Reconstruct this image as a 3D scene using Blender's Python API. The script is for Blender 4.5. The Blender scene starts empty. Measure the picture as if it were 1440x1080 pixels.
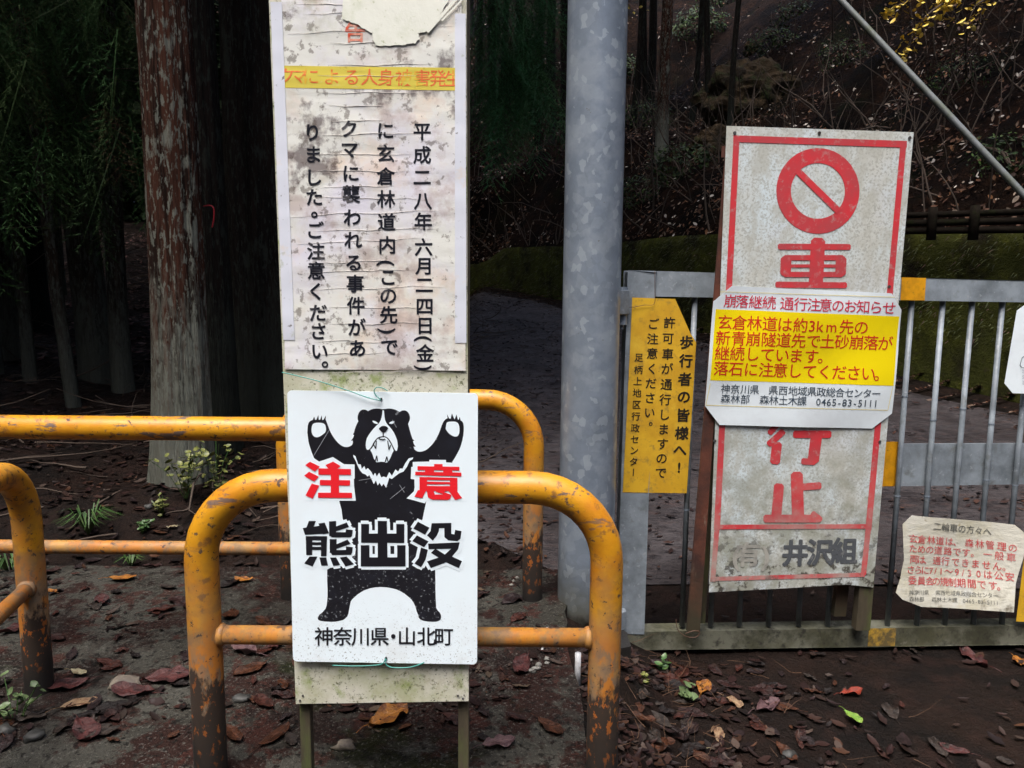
import bpy, bmesh, math, random
import numpy as np
from mathutils import Vector, Matrix, noise
from mathutils.geometry import tessellate_polygon
random.seed(7); rng = np.random.default_rng(7)
sc = bpy.context.scene
COL = sc.collection
R = math.radians

# ---------------------------------------------------------------- camera, sky, sun, exposure
FPX, CZ, PITCH, ROLL = 1040.0, 0.95, 7.2, 0.48
cd = bpy.data.cameras.new('camera'); cam = bpy.data.objects.new('camera', cd); COL.objects.link(cam)
cd.sensor_width = 36; cd.lens = 36 * FPX / 1440; cd.clip_start = .05; cd.clip_end = 400
CM = Matrix.Rotation(R(90 - PITCH), 3, 'X') @ Matrix.Rotation(R(ROLL), 3, 'Z')
CP = Vector((0, 0, CZ))
cam.matrix_world = Matrix.Translation(CP) @ CM.to_4x4()
sc.camera = cam
SUN_EL, SUN_AZ = 68, 205          # azimuth from +y clockwise: behind the camera, a little left
w = bpy.data.worlds.new('World'); sc.world = w; w.use_nodes = True
nt = w.node_tree; bg = nt.nodes['Background']; sky = nt.nodes.new('ShaderNodeTexSky')
sky.sky_type = 'NISHITA'; sky.sun_disc = False; sky.sun_elevation = R(SUN_EL); sky.sun_rotation = R(SUN_AZ)
sky.dust_density = 4.0; sky.air_density = 1.0; sky.ozone_density = 1.0
nt.links.new(sky.outputs[0], bg.inputs[0]); bg.inputs[1].default_value = .15
sd = bpy.data.lights.new('sun', 'SUN'); sd.energy = 1.3; sd.angle = R(35); sd.color = (1, .985, .97)
so = bpy.data.objects.new('sun', sd); COL.objects.link(so)
dirv = Vector((math.sin(R(SUN_AZ)) * math.cos(R(SUN_EL)), math.cos(R(SUN_AZ)) * math.cos(R(SUN_EL)), math.sin(R(SUN_EL))))
so.rotation_euler = dirv.to_track_quat('Z', 'Y').to_euler(); so.location = dirv * 20
sc.view_settings.view_transform = 'Standard'; sc.view_settings.look = 'None'
sc.view_settings.exposure = 1.68; sc.view_settings.gamma = 1; sc.view_settings.use_curve_mapping = False
sc.render.engine = 'CYCLES'; sc.cycles.use_denoising = True
sc.cycles.max_bounces = 5; sc.cycles.diffuse_bounces = 3; sc.cycles.glossy_bounces = 2

# ---------------------------------------------------------------- helpers
def ray(px, py):
    return (CM @ Vector(((px - 720) / FPX, (540 - py) / FPX, -1)))
def P(px, py, y):
    d = ray(px, py); return CP + d * (y / d.y)
class Plane:
    def __init__(s, a, b, c):          # three world points, left-top, right-top, bottom
        s.p = Vector(a); n = (Vector(b) - s.p).cross(Vector(c) - s.p).normalized()
        if n.y > 0: n = -n
        s.n = n; s.warp = None
    def at(s, px, py, off=0.0):
        d = ray(px, py); t = (s.p - CP).dot(s.n) / d.dot(s.n)
        q = CP + d * t
        if s.warp: off += s.warp(px, py)
        return q + s.n * off

def sm(a, b, x):
    t = min(1, max(0, (x - a) / (b - a))); return t * t * (3 - 2 * t)
WALL = [(8.5, -12), (6.6, -4), (5.6, 2), (4.9, 4.6), (3.75, 6.8), (2.2, 9.4), (.75, 12.2), (-.9, 14.6), (-4, 17), (-9, 19.5), (-20, 23)]
def gz(x, y):
    zl = .0 + .06 * sm(2.3, 2.7, y) + .045 * max(0, y - 2.6)
    if x < -2.2: zl += .02 * (-x - 2.2)
    zl += .17 * max(0, y - 6.0) * (1 - sm(-3.5, -1.5, x))
    zr = -.2 + .078 * max(0, y - 2.6) + (.040 * max(0, min(y, 16) - 6))
    k = sm(2.35, 3.1, y)
    x0 = .12 * (1 - k) - 1.15 * k; x1 = .5 * (1 - k) - .45 * k
    t = sm(x0, x1, x)
    z = zl * (1 - t) + zr * t
    n = noise.noise((x * .9, y * .9, 3)) * .02 + noise.noise((x * 5, y * 5, 1)) * .006
    if t > .6 and y > 3: n *= .3
    bank = .10 * sm(2.38, 2.9, y) * (1 - t) * (.6 + noise.noise((x * 1.7, y * 1.7, 9)))
    return z + n + bank
def G(px, py):
    d = ray(px, py); t = .5
    for i in range(4000):
        q = CP + d * t
        if q.z <= gz(q.x, q.y): break
        t += .01
    return Vector((q.x, q.y, gz(q.x, q.y)))

def tagit(o, label=None, cat=None, group=None, kind=None):
    if label: o['label'] = label
    if cat: o['category'] = cat
    if group: o['group'] = group
    if kind: o['kind'] = kind
    return o
def thing(name, label, cat, loc, group=None):
    o = bpy.data.objects.new(name, None); COL.objects.link(o); o.location = loc; o.empty_display_size = .1
    return tagit(o, label, cat, group)
def origin(o):
    v = Vector((0, 0, 0))
    while o: v += o.location; o = o.parent
    return v
class MB:
    def __init__(s): s.v = []; s.f = []; s.c = None
    def add(s, vs, fs):
        b = len(s.v); s.v += [tuple(q) for q in vs]; s.f += [tuple(b + i for i in f) for f in fs]
    def box(s, c, ax, ay, az):          # centre and three half-axis vectors
        c = Vector(c); ax, ay, az = Vector(ax), Vector(ay), Vector(az)
        vs = [c + ax * i + ay * j + az * k for k in (-1, 1) for j in (-1, 1) for i in (-1, 1)]
        s.add(vs, [(0, 2, 3, 1), (4, 5, 7, 6), (0, 1, 5, 4), (2, 6, 7, 3), (0, 4, 6, 2), (1, 3, 7, 5)])
    def tube(s, pts, r, n=12, cap=True):
        pts = [Vector(p) for p in pts]; m = len(pts)
        rr = r if isinstance(r, (list, tuple)) else [r] * m
        up = Vector((0, 0, 1)); t0 = (pts[1] - pts[0]).normalized()
        if abs(t0.z) > .9: up = Vector((1, 0, 0))
        a = t0.cross(up).normalized(); vs = []; fs = []
        for i, p in enumerate(pts):
            t = (pts[min(i + 1, m - 1)] - pts[max(i - 1, 0)]).normalized()
            a = (a - t * a.dot(t)).normalized(); b = t.cross(a)
            for k in range(n):
                th = 2 * math.pi * k / n
                vs.append(p + (a * math.cos(th) + b * math.sin(th)) * rr[i])
        for i in range(m - 1):
            for k in range(n):
                k2 = (k + 1) % n
                fs.append((i * n + k, i * n + k2, (i + 1) * n + k2, (i + 1) * n + k))
        if cap:
            fs.append(tuple(range(n))[::-1]); fs.append(tuple((m - 1) * n + k for k in range(n)))
        s.add(vs, fs)
    def build(s, name, m, parent=None, smooth=False, bevel=0, loc=None, auto=False):
        o0 = Vector(loc) if loc is not None else (origin(parent) if parent else Vector((0, 0, 0)))
        me = bpy.data.meshes.new(name)
        me.from_pydata([(x - o0.x, y - o0.y, z - o0.z) for x, y, z in s.v], [], s.f)
        if smooth: me.polygons.foreach_set('use_smooth', [True] * len(me.polygons))
        me.materials.append(m)
        o = bpy.data.objects.new(name, me); COL.objects.link(o)
        if parent: o.parent = parent
        if loc is not None:
            o.location = o0 if not parent else o0 - origin(parent)
        if s.c is not None:
            ca = me.color_attributes.new('Col', 'FLOAT_COLOR', 'POINT')
            ca.data.foreach_set('color', np.asarray(s.c, dtype=np.float32).ravel())
        if bevel:
            b = o.modifiers.new('bevel', 'BEVEL'); b.width = bevel; b.segments = 2; b.limit_method = 'ANGLE'
        me.update()
        return o

def S(r, g, b):
    f = lambda c: (c / 255 / 12.92) if c <= 10 else ((c / 255 + .055) / 1.055) ** 2.4
    return (f(r), f(g), f(b), 1)
def col(c): return c if len(c) == 4 else (*c, 1)
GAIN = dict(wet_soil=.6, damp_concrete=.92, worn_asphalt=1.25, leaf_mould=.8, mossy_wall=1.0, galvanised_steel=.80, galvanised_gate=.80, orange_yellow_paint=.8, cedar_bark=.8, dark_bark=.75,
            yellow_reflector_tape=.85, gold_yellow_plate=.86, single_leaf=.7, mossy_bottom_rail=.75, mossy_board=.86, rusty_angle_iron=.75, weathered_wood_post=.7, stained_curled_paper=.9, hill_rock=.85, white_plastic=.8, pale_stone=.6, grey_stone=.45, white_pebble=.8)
# layered material: base colour, then masked layers
def mat(name, base, layers=(), rough=.7, metal=0, bumps=(), attr=None, rnd=None, rvar=None, sub=0, spec=.5):
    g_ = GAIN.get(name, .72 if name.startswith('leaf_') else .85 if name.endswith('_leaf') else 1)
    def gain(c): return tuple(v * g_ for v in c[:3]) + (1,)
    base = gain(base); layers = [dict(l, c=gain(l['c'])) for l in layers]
    m = bpy.data.materials.new(name); m.use_nodes = True; t = m.node_tree; L = t.links.new
    b = t.nodes['Principled BSDF']; b.inputs['Roughness'].default_value = rough; b.inputs['Metallic'].default_value = metal
    b.inputs['Specular IOR Level'].default_value = spec
    tc = t.nodes.new('ShaderNodeTexCoord')
    def mp(st):
        n = t.nodes.new('ShaderNodeMapping'); n.inputs['Scale'].default_value = st; L(tc.outputs['Object'], n.inputs[0]); return n.outputs[0]
    def nz(s, st=(1, 1, 1), d=8, kind='noise', off=0, dist=0):
        if kind in ('voro', 'cell'):
            n = t.nodes.new('ShaderNodeTexVoronoi'); n.inputs['Scale'].default_value = s
            if dist:
                q = t.nodes.new('ShaderNodeTexNoise'); q.inputs['Scale'].default_value = s * 1.3; q.inputs['Detail'].default_value = 3; L(tc.outputs['Object'], q.inputs['Vector'])
                u = t.nodes.new('ShaderNodeVectorMath'); u.operation = 'MULTIPLY_ADD'; L(q.outputs['Color'], u.inputs[0]); u.inputs[1].default_value = (dist, dist, dist); L(mp(st), u.inputs[2]); L(u.outputs[0], n.inputs[0])
            else: L(mp(st), n.inputs[0])
            return n.outputs['Color' if kind == 'cell' else 'Distance']
        n = t.nodes.new('ShaderNodeTexNoise'); n.noise_dimensions = '4D'; n.inputs['W'].default_value = off
        n.inputs['Scale'].default_value = s; n.inputs['Detail'].default_value = d; n.inputs['Roughness'].default_value = .66
        n.inputs['Distortion'].default_value = dist
        L(mp(st), n.inputs['Vector']); return n.outputs[0]
    def rmp(x, lo, hi, a=0, c=1):
        n = t.nodes.new('ShaderNodeMapRange'); n.inputs[1].default_value = lo; n.inputs[2].default_value = hi
        n.inputs[3].default_value = a; n.inputs[4].default_value = c; L(x, n.inputs[0]); return n.outputs[0]
    def mth(op, x, y):
        n = t.nodes.new('ShaderNodeMath'); n.operation = op
        for i, q in enumerate((x, y)):
            if isinstance(q, (int, float)): n.inputs[i].default_value = q
            else: L(q, n.inputs[i])
        return n.outputs[0]
    if attr:
        a = t.nodes.new('ShaderNodeAttribute'); a.attribute_name = attr; cur = a.outputs['Color']
    elif rnd:
        oi = t.nodes.new('ShaderNodeObjectInfo'); r = t.nodes.new('ShaderNodeValToRGB'); r.color_ramp.interpolation = 'CONSTANT'
        for i, c in enumerate(rnd):
            e = r.color_ramp.elements[i] if i < 2 else r.color_ramp.elements.new(.5)
            e.position = i / len(rnd); e.color = col(c)
        L(oi.outputs['Random'], r.inputs[0]); cur = r.outputs[0]
    else:
        n = t.nodes.new('ShaderNodeRGB'); n.outputs[0].default_value = col(base); cur = n.outputs[0]
    rc = None
    for i, l in enumerate(layers):
        k = l.get('k', 'noise')
        if k == 'vein': mk = None
        elif k == 'z':      # mask by local height, ragged with noise
            sx = t.nodes.new('ShaderNodeSeparateXYZ'); L(tc.outputs['Object'], sx.inputs[0])
            v = mth('ADD', sx.outputs[l.get('ax', 2)], mth('MULTIPLY', mth('SUBTRACT', nz(l['s'], l.get('st', (1, 1, 1)), 5, off=i * 3.1), .5), l.get('n', .1)))
            mk = rmp(v, l['lo'], l['hi'])
        else:
            mk = rmp(nz(l['s'], l.get('st', (1, 1, 1)), l.get('d', 8), k, i * 3.7 + l.get('o', 0), l.get('dist', 0)), l['lo'], l['hi'])
        if k == 'vein':   # midrib and side veins of a leaf lying along its x axis
            sx = t.nodes.new('ShaderNodeSeparateXYZ'); L(tc.outputs['Object'], sx.inputs[0]); ay = mth('ABSOLUTE', sx.outputs[1], 0)
            rib = rmp(ay, .012, .006); w_ = mth('ABSOLUTE', mth('SINE', mth('MULTIPLY', mth('SUBTRACT', sx.outputs[0], mth('MULTIPLY', ay, .9)), 34), 0), 0)
            mk = mth('MAXIMUM', rib, mth('MULTIPLY', rmp(w_, .22, .06), .6))
        if 'z' in l:
            sx = t.nodes.new('ShaderNodeSeparateXYZ'); L(tc.outputs['Object'], sx.inputs[0])
            mk = mth('MULTIPLY', mk, rmp(sx.outputs[2], l['z'][0], l['z'][1]))
        mk = mth('MULTIPLY', mk, l.get('a', 1))
        x = t.nodes.new('ShaderNodeMix'); x.data_type = 'RGBA'; x.blend_type = l.get('b', 'MIX')
        L(mk, x.inputs[0]); L(cur, x.inputs[6]); x.inputs[7].default_value = col(l['c']); cur = x.outputs[2]
        if 'r' in l:
            y = t.nodes.new('ShaderNodeMix'); L(mk, y.inputs[0])
            if rc is None: y.inputs[2].default_value = rough
            else: L(rc, y.inputs[2])
            y.inputs[3].default_value = l['r']; rc = y.outputs[0]
    L(cur, b.inputs['Base Color'])
    if rvar:
        rc = rmp(nz(rvar[0], (1, 1, 1), 4, off=9), .3, .7, rvar[1], rvar[2])
    if rc is not None: L(rc, b.inputs['Roughness'])
    prev = None
    for (s, st, strength, dist) in bumps:
        bn = t.nodes.new('ShaderNodeBump'); bn.inputs['Strength'].default_value = strength; bn.inputs['Distance'].default_value = dist
        L(nz(s, st, 6, off=5), bn.inputs['Height'])
        if prev: L(prev, bn.inputs['Normal'])
        prev = bn.outputs[0]
    if prev: L(prev, b.inputs['Normal'])
    if sub:
        b.inputs['Subsurface Weight'].default_value = 0
        b.inputs['Transmission Weight'].default_value = 0
    return m

# ---- glyphs (the default typeface falls back to its CJK shapes)
_ctr = [0]
def nxt():
    _ctr[0] = (_ctr[0] + 1) % 420; return _ctr[0] * 1.2e-6
_gc = {}
_fc = bpy.data.curves.new('glyph_source', 'FONT'); _fo = bpy.data.objects.new('glyph_source', _fc); COL.objects.link(_fo)
_fc.resolution_u = 3; _fc.offset = 0.0
def glyph(ch, off=0.0):
    if (ch, off) in _gc: return _gc[ch, off]
    _fc.body = ch; _fc.offset = off
    bpy.context.view_layer.update()
    me = bpy.data.meshes.new_from_object(_fo.evaluated_get(bpy.context.evaluated_depsgraph_get()))
    vs = [(v.co.x, v.co.y) for v in me.vertices]; fs = [tuple(p.vertices) for p in me.polygons]
    cx = .5
    if ord(ch) < 256 and vs:
        cx = (min(v[0] for v in vs) + max(v[0] for v in vs)) / 2
    vs = [(x - cx, y - .36) for x, y in vs]
    bpy.data.meshes.remove(me); _gc[ch, off] = (vs, fs); return vs, fs
def put(mb, pl, ch, cx, cy, em, ux=(1, 0), dn=(0, 1), off=.0003, bold=0, rot=False, sx=1, fo=0.0):
    """one glyph, centred at a point of the sheet"""
    vs, fs = glyph(ch, fo)
    if rot: vs = [(y, -x) for x, y in vs]
    sh = [(0, 0)] if not bold else [(bold * math.cos(a), bold * math.sin(a)) for a in [i * math.pi / 3 for i in range(6)]]
    for k, (dx, dy) in enumerate(sh):
        q = []; oo = off + nxt()
        for x, y in vs:
            X = (x + dx) * em * sx; Y = -(y + dy) * em
            q.append(pl.at(cx + ux[0] * X + dn[0] * Y, cy + ux[1] * X + dn[1] * Y, oo))
        mb.add(q, fs)
def poly(mb, pl, pts, off, grow=0, n=8):
    sh = [(0, 0)] if not grow else [(grow * math.cos(a) * 1.0, grow * math.sin(a)) for a in [math.pi / 8 + i * 2 * math.pi / n for i in range(n)]]
    tri = tessellate_polygon([[Vector((x, y, 0)) for x, y in pts]])
    for k, (dx, dy) in enumerate(sh):
        oo = off + nxt(); mb.add([pl.at(x + dx, y + dy, oo) for x, y in pts], tri)
def smooth_pts(pts, n=4):
    out = []; m = len(pts)
    for i in range(m):
        p0, p1, p2, p3 = [Vector(pts[(i + k - 1) % m]) for k in range(4)]
        for j in range(n):
            t = j / n
            out.append(tuple(.5 * ((2 * p1) + (-p0 + p2) * t + (2 * p0 - 5 * p1 + 4 * p2 - p3) * t * t + (-p0 + 3 * p1 - 3 * p2 + p3) * t ** 3)))
    return out
def stroke(mb, pl, a, b, wd, off, rnd=True):
    ax, ay = a; bx, by = b; L_ = math.hypot(bx - ax, by - ay); dx, dy = (bx - ax) / L_, (by - ay) / L_
    nx, ny = -dy, dx; h = wd / 2; pts = []
    if rnd:
        c = h * .45
        pts = [(ax - dx * 0 + nx * h, ay + ny * h), (ax - dx * c + nx * (h - c), ay - dy * c + ny * (h - c)), (ax - dx * c - nx * (h - c), ay - dy * c - ny * (h - c)), (ax - nx * h, ay - ny * h),
               (bx - nx * h, by - ny * h), (bx + dx * c - nx * (h - c), by + dy * c - ny * (h - c)), (bx + dx * c + nx * (h - c), by + dy * c + ny * (h - c)), (bx + nx * h, by + ny * h)]
    else:
        pts = [(ax + nx * h, ay + ny * h), (ax - nx * h, ay - ny * h), (bx - nx * h, by - ny * h), (bx + nx * h, by + ny * h)]
    oo = off + nxt(); mb.add([pl.at(x, y, oo) for x, y in pts], [tuple(range(len(pts)))])
def lerp_line(pl, v):          # polyline [(v, x, y)...]
    for a, b in zip(pl, pl[1:]):
        if v <= b[0]:
            t = (v - a[0]) / (b[0] - a[0]); return a[1] + (b[1] - a[1]) * t, a[2] + (b[2] - a[2]) * t
    return pl[-1][1], pl[-1][2]
def sheet(mb, pl, Lp, Rp, off, th, nu=2, nv=2, top=None, bot=None):
    """a thin sheet between a left and a right edge, front and back faces and a rim"""
    vsv = sorted(set([i / nv for i in range(nv + 1)] + [a[0] for a in Lp] + [a[0] for a in Rp]))
    rows = []
    for v in vsv:
        l = lerp_line(Lp, v); r = lerp_line(Rp, v)
        rows.append([(l[0] + (r[0] - l[0]) * i / nu, l[1] + (r[1] - l[1]) * i / nu) for i in range(nu + 1)])
    F = [[pl.at(x, y, off) for x, y in r] for r in rows]; B = [[pl.at(x, y, off - th) for x, y in r] for r in rows]
    vs = [q for r in F for q in r] + [q for r in B for q in r]; W = nu + 1; H = len(rows); N = W * H; fs = []
    for j in range(H - 1):
        for i in range(nu):
            a = j * W + i; fs.append((a, a + W, a + W + 1, a + 1)); fs.append((N + a, N + a + 1, N + a + W + 1, N + a + W))
    mb.add(vs, fs)
    ring = [i for i in range(W)] + [j * W + nu for j in range(1, H)] + [(H - 1) * W + i for i in range(nu - 1, -1, -1)] + [j * W for j in range(H - 2, 0, -1)]
    K = len(ring); rv = [vs[a] for a in ring] + [vs[N + a] for a in ring]
    mb.add(rv, [(k, (k + 1) % K, K + (k + 1) % K, K + k) for k in range(K)])

# ---------------------------------------------------------------- materials
BK = (.006, .006, .007)
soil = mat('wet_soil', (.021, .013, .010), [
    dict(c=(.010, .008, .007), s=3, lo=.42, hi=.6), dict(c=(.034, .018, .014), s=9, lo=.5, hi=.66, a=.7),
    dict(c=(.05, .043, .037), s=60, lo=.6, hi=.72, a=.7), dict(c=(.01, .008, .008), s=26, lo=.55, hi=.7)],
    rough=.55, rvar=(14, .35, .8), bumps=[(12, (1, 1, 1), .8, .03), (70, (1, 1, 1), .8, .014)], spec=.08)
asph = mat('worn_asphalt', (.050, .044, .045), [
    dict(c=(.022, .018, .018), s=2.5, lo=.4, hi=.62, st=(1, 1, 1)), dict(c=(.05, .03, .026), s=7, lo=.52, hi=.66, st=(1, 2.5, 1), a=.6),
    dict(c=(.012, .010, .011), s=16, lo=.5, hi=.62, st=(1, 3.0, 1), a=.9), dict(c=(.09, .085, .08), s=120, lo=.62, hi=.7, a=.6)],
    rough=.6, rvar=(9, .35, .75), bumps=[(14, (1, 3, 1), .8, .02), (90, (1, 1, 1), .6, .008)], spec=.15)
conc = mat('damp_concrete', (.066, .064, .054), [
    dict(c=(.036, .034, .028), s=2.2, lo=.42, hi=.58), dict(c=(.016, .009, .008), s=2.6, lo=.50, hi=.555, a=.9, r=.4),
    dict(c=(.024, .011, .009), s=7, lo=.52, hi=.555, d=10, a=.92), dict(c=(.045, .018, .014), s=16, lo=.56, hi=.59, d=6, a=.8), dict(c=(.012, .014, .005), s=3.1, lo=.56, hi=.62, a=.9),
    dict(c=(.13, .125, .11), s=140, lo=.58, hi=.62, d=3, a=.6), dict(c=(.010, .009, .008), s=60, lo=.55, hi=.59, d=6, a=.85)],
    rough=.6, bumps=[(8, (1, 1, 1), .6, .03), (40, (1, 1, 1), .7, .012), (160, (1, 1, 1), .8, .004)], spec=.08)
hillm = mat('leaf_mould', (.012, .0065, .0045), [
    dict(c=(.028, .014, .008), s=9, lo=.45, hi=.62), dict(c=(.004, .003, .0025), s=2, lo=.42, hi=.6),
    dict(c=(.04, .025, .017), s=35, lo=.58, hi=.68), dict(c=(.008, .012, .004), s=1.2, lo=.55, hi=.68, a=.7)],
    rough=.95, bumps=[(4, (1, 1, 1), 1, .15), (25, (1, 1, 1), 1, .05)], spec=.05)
mossm = mat('mossy_wall', (.036, .040, .008), [
    dict(c=(.075, .080, .012), s=5, lo=.5, hi=.68), dict(c=(.012, .01, .006), s=2.5, lo=.5, hi=.65),
    dict(c=(.04, .03, .02), s=18, lo=.57, hi=.68, a=.7)], rough=.95, spec=.1, bumps=[(10, (1, 1, 1), 1, .06), (60, (1, 1, 1), 1, .02)])
bladem = mat('moss_blade', (.035, .045, .01), rough=.8, attr='Col')
yel = mat('orange_yellow_paint', S(212, 150, 26), [
    dict(c=S(190, 112, 24), s=9, lo=.42, hi=.60, a=.75), dict(c=S(216, 160, 66), s=5, lo=.54, hi=.66, a=.5),
    dict(c=S(126, 86, 52), s=42, lo=.55, hi=.62, a=.75),
    dict(c=S(104, 84, 66), s=20, lo=.45, hi=.57, z=(.48, .2), a=.8, r=.75),
    dict(c=S(132, 116, 98), k='z', s=7, lo=.40, hi=.17, n=.5, a=.72, r=.8),
    dict(c=S(196, 120, 34), s=26, lo=.50, hi=.54, st=(1.6, 1.6, .6), z=(.34, .24), a=.9),
    dict(c=S(92, 82, 82), s=20, lo=.565, hi=.585, st=(.55, 1.4, 2.4), z=(.40, .55), a=.9, r=.6, dist=.9),
    dict(c=S(66, 56, 54), s=60, lo=.60, hi=.62, a=.9, r=.7), dict(c=S(80, 62, 50), s=11, lo=.64, hi=.66, a=.8, r=.7),
    dict(c=S(52, 38, 26), k='z', s=20, lo=.19, hi=.165, n=.40, st=(1, 1, .45), r=.9),
    dict(c=S(178, 98, 22), s=75, lo=.555, hi=.585, z=(.24, .14), a=.9, st=(1, 1, .6)),
    dict(c=S(26, 21, 17), k='z', s=11, lo=.12, hi=.03, n=.22, r=.7)],
    rough=.42, bumps=[(60, (1, 1, 1), .25, .003), (160, (1, 1, 1), .2, .001), (3, (1, 1, 1), .2, .01)])
galv = mat('galvanised_steel', S(148, 160, 174), [
    dict(c=S(120, 132, 147), s=7, lo=.35, hi=.65), dict(c=S(126, 138, 150), k='cell', s=42, lo=.45, hi=.75, a=.4),
    dict(c=S(184, 195, 204), k='cell', s=60, lo=.79, hi=.80, a=.5, st=(1, 1, .8), dist=.010), dict(c=S(176, 187, 196), k='cell', s=34, lo=.70, hi=.71, a=.22, dist=.014), dict(c=S(172, 182, 192), s=9, lo=.50, hi=.62, d=5, a=.45), dict(c=S(104, 112, 120), s=5, lo=.54, hi=.66, st=(1, 1, .3), a=.35), dict(c=S(90, 84, 60), s=60, lo=.66, hi=.68, a=.7),
    dict(c=S(96, 92, 70), k='z', s=14, lo=.24, hi=.04, n=.3, a=.75), dict(c=S(40, 34, 28), k='z', s=14, lo=.06, hi=.03, n=.1)],
    rough=.32, metal=.25, bumps=[(14, (1, 1, .6), .12, .01)])
galv2 = mat('galvanised_gate', S(150, 160, 168), [
    dict(c=S(104, 112, 118), s=11, lo=.38, hi=.66), dict(c=S(170, 176, 180), s=60, lo=.63, hi=.66, d=2, a=.5),
    dict(c=S(78, 76, 62), s=20, lo=.56, hi=.7, a=.5)], rough=.5, metal=.0, bumps=[(30, (1, 1, 1), .15, .004)])
mossrail = mat('mossy_bottom_rail', S(116, 116, 100), [
    dict(c=S(58, 58, 38), s=9, lo=.40, hi=.58, a=.95), dict(c=S(84, 82, 56), s=5, lo=.5, hi=.66, a=.8),
    dict(c=S(30, 28, 22), s=44, lo=.52, hi=.66, a=.8), dict(c=S(196, 194, 176), s=14, lo=.62, hi=.70, a=.5)],
    rough=.8, bumps=[(60, (1, 1, 1), .4, .004)])
yrefl = mat('yellow_reflector_tape', S(226, 160, 20), [dict(c=S(160, 110, 20), s=18, lo=.45, hi=.65, a=.7), dict(c=S(110, 96, 60), s=70, lo=.58, hi=.66, a=.6)], rough=.45)
yworn = mat('worn_yellow_tape', S(190, 150, 50), [dict(c=S(80, 70, 45), s=22, lo=.42, hi=.58, a=.95), dict(c=S(220, 160, 40), s=40, lo=.6, hi=.66, a=.8)], rough=.7)
whitep = mat('white_sign_enamel', S(234, 247, 253), [
    dict(c=S(206, 206, 200), s=16, lo=.5, hi=.8, z=(.12, .0), a=.9), dict(c=S(110, 108, 100), s=300, lo=.58, hi=.62, z=(.13, .0), a=.85),
    dict(c=S(226, 230, 233), s=5, lo=.45, hi=.7, a=.5)], rough=.35, spec=.4)
inkbl = mat('black_bear_ink', (.010, .010, .014), [
    dict(c=S(170, 176, 182), s=200, lo=.60, hi=.62, d=5, z=(.24, .12), a=.7), dict(c=S(150, 155, 160), s=90, lo=.645, hi=.655, a=.8),
    dict(c=S(36, 38, 48), s=30, lo=.5, hi=.7, a=.7)], rough=.4)
inkbl2 = mat('black_sign_ink', (.010, .010, .014), [dict(c=S(150, 150, 155), s=260, lo=.71, hi=.73, a=.6)], rough=.4)
inkwh = mat('white_sign_ink', S(234, 247, 253), rough=.35)
inkrd = mat('bright_red_ink', S(232, 36, 46), [dict(c=S(240, 120, 120), s=220, lo=.72, hi=.74, a=.7)], rough=.4)
boardm = mat('mossy_board', S(214, 212, 196), [
    dict(c=S(176, 180, 140), s=10, lo=.45, hi=.62, a=.8), dict(c=S(140, 156, 84), s=24, lo=.55, hi=.66, a=.85),
    dict(c=S(96, 100, 66), s=90, lo=.56, hi=.64, a=.9), dict(c=S(60, 58, 46), s=190, lo=.58, hi=.64, a=.9),
    dict(c=S(176, 170, 140), s=60, lo=.5, hi=.65, a=.5)], rough=.75, bumps=[(70, (1, 1, 1), .3, .002)])
barem = mat('bare_torn_paper', S(226, 228, 216), [
    dict(c=S(200, 206, 182), s=14, lo=.5, hi=.66, a=.8), dict(c=S(160, 168, 116), s=70, lo=.6, hi=.68, a=.7), dict(c=S(120, 116, 96), s=160, lo=.66, hi=.70, a=.8)],
    rough=.8, bumps=[(30, (1, 1, 1), .3, .003)])
lamin = mat('stained_laminate', S(222, 223, 216), [
    dict(c=S(214, 212, 226), s=6, lo=.45, hi=.62, a=.8), dict(c=S(226, 196, 168), s=9, lo=.52, hi=.66, a=.55),
    dict(c=S(214, 190, 186), s=14, lo=.56, hi=.68, a=.3, o=3), dict(c=S(192, 186, 168), s=30, lo=.52, hi=.7, st=(1, 1, 1), a=.5),
    dict(c=S(170, 150, 144), s=9, lo=.52, hi=.60, d=12, a=.6), dict(c=S(84, 68, 72), s=11, lo=.575, hi=.635, d=12, a=.75, o=4), dict(c=S(80, 66, 54), s=60, lo=.57, hi=.61, d=8, a=.6),
    dict(c=S(84, 78, 74), s=4.2, lo=.498, hi=.4995, st=(1.2, 1, 11), d=3, a=.0),
    dict(c=S(58, 50, 46), s=160, lo=.67, hi=.70, a=.8), dict(c=S(130, 136, 80), s=26, lo=.50, hi=.60, d=9, z=(1.30, 1.46), a=.85)],
    rough=.28, bumps=[(6, (1, 1, 3), .22, .005), (40, (1, 1, 1), .12, .002)])
foldm = mat('crease_grey', S(138, 132, 124), [dict(c=S(206, 200, 194), s=30, lo=.40, hi=.52, st=(1, 1, 1))], rough=.6)  # grey-brown crease colour, broken up by a tone near the sheet's
tapem = mat('clear_tape_strip', S(214, 218, 228), [dict(c=S(226, 206, 180), s=12, lo=.55, hi=.66, a=.7), dict(c=S(90, 84, 80), s=110, lo=.63, hi=.68, a=.8), dict(c=S(150, 160, 120), s=30, lo=.62, hi=.7, a=.6)], rough=.25)
bannerm = mat('faded_yellow_banner', S(214, 198, 84), [
    dict(c=S(206, 190, 90), s=20, lo=.5, hi=.66, a=.8), dict(c=S(120, 100, 40), s=60, lo=.6, hi=.68, a=.7), dict(c=S(226, 214, 196), s=16, lo=.60, hi=.66, st=(1, 1, 4), a=.8)], rough=.3)
inkfade = mat('faded_orange_ink', S(222, 112, 60), [dict(c=S(228, 196, 66), s=34, lo=.53, hi=.60, a=.8, d=8)], rough=.4)
inkor = mat('orange_red_ink', S(206, 84, 56), [dict(c=S(214, 180, 160), s=40, lo=.5, hi=.62, a=.8)], rough=.4)
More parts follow.
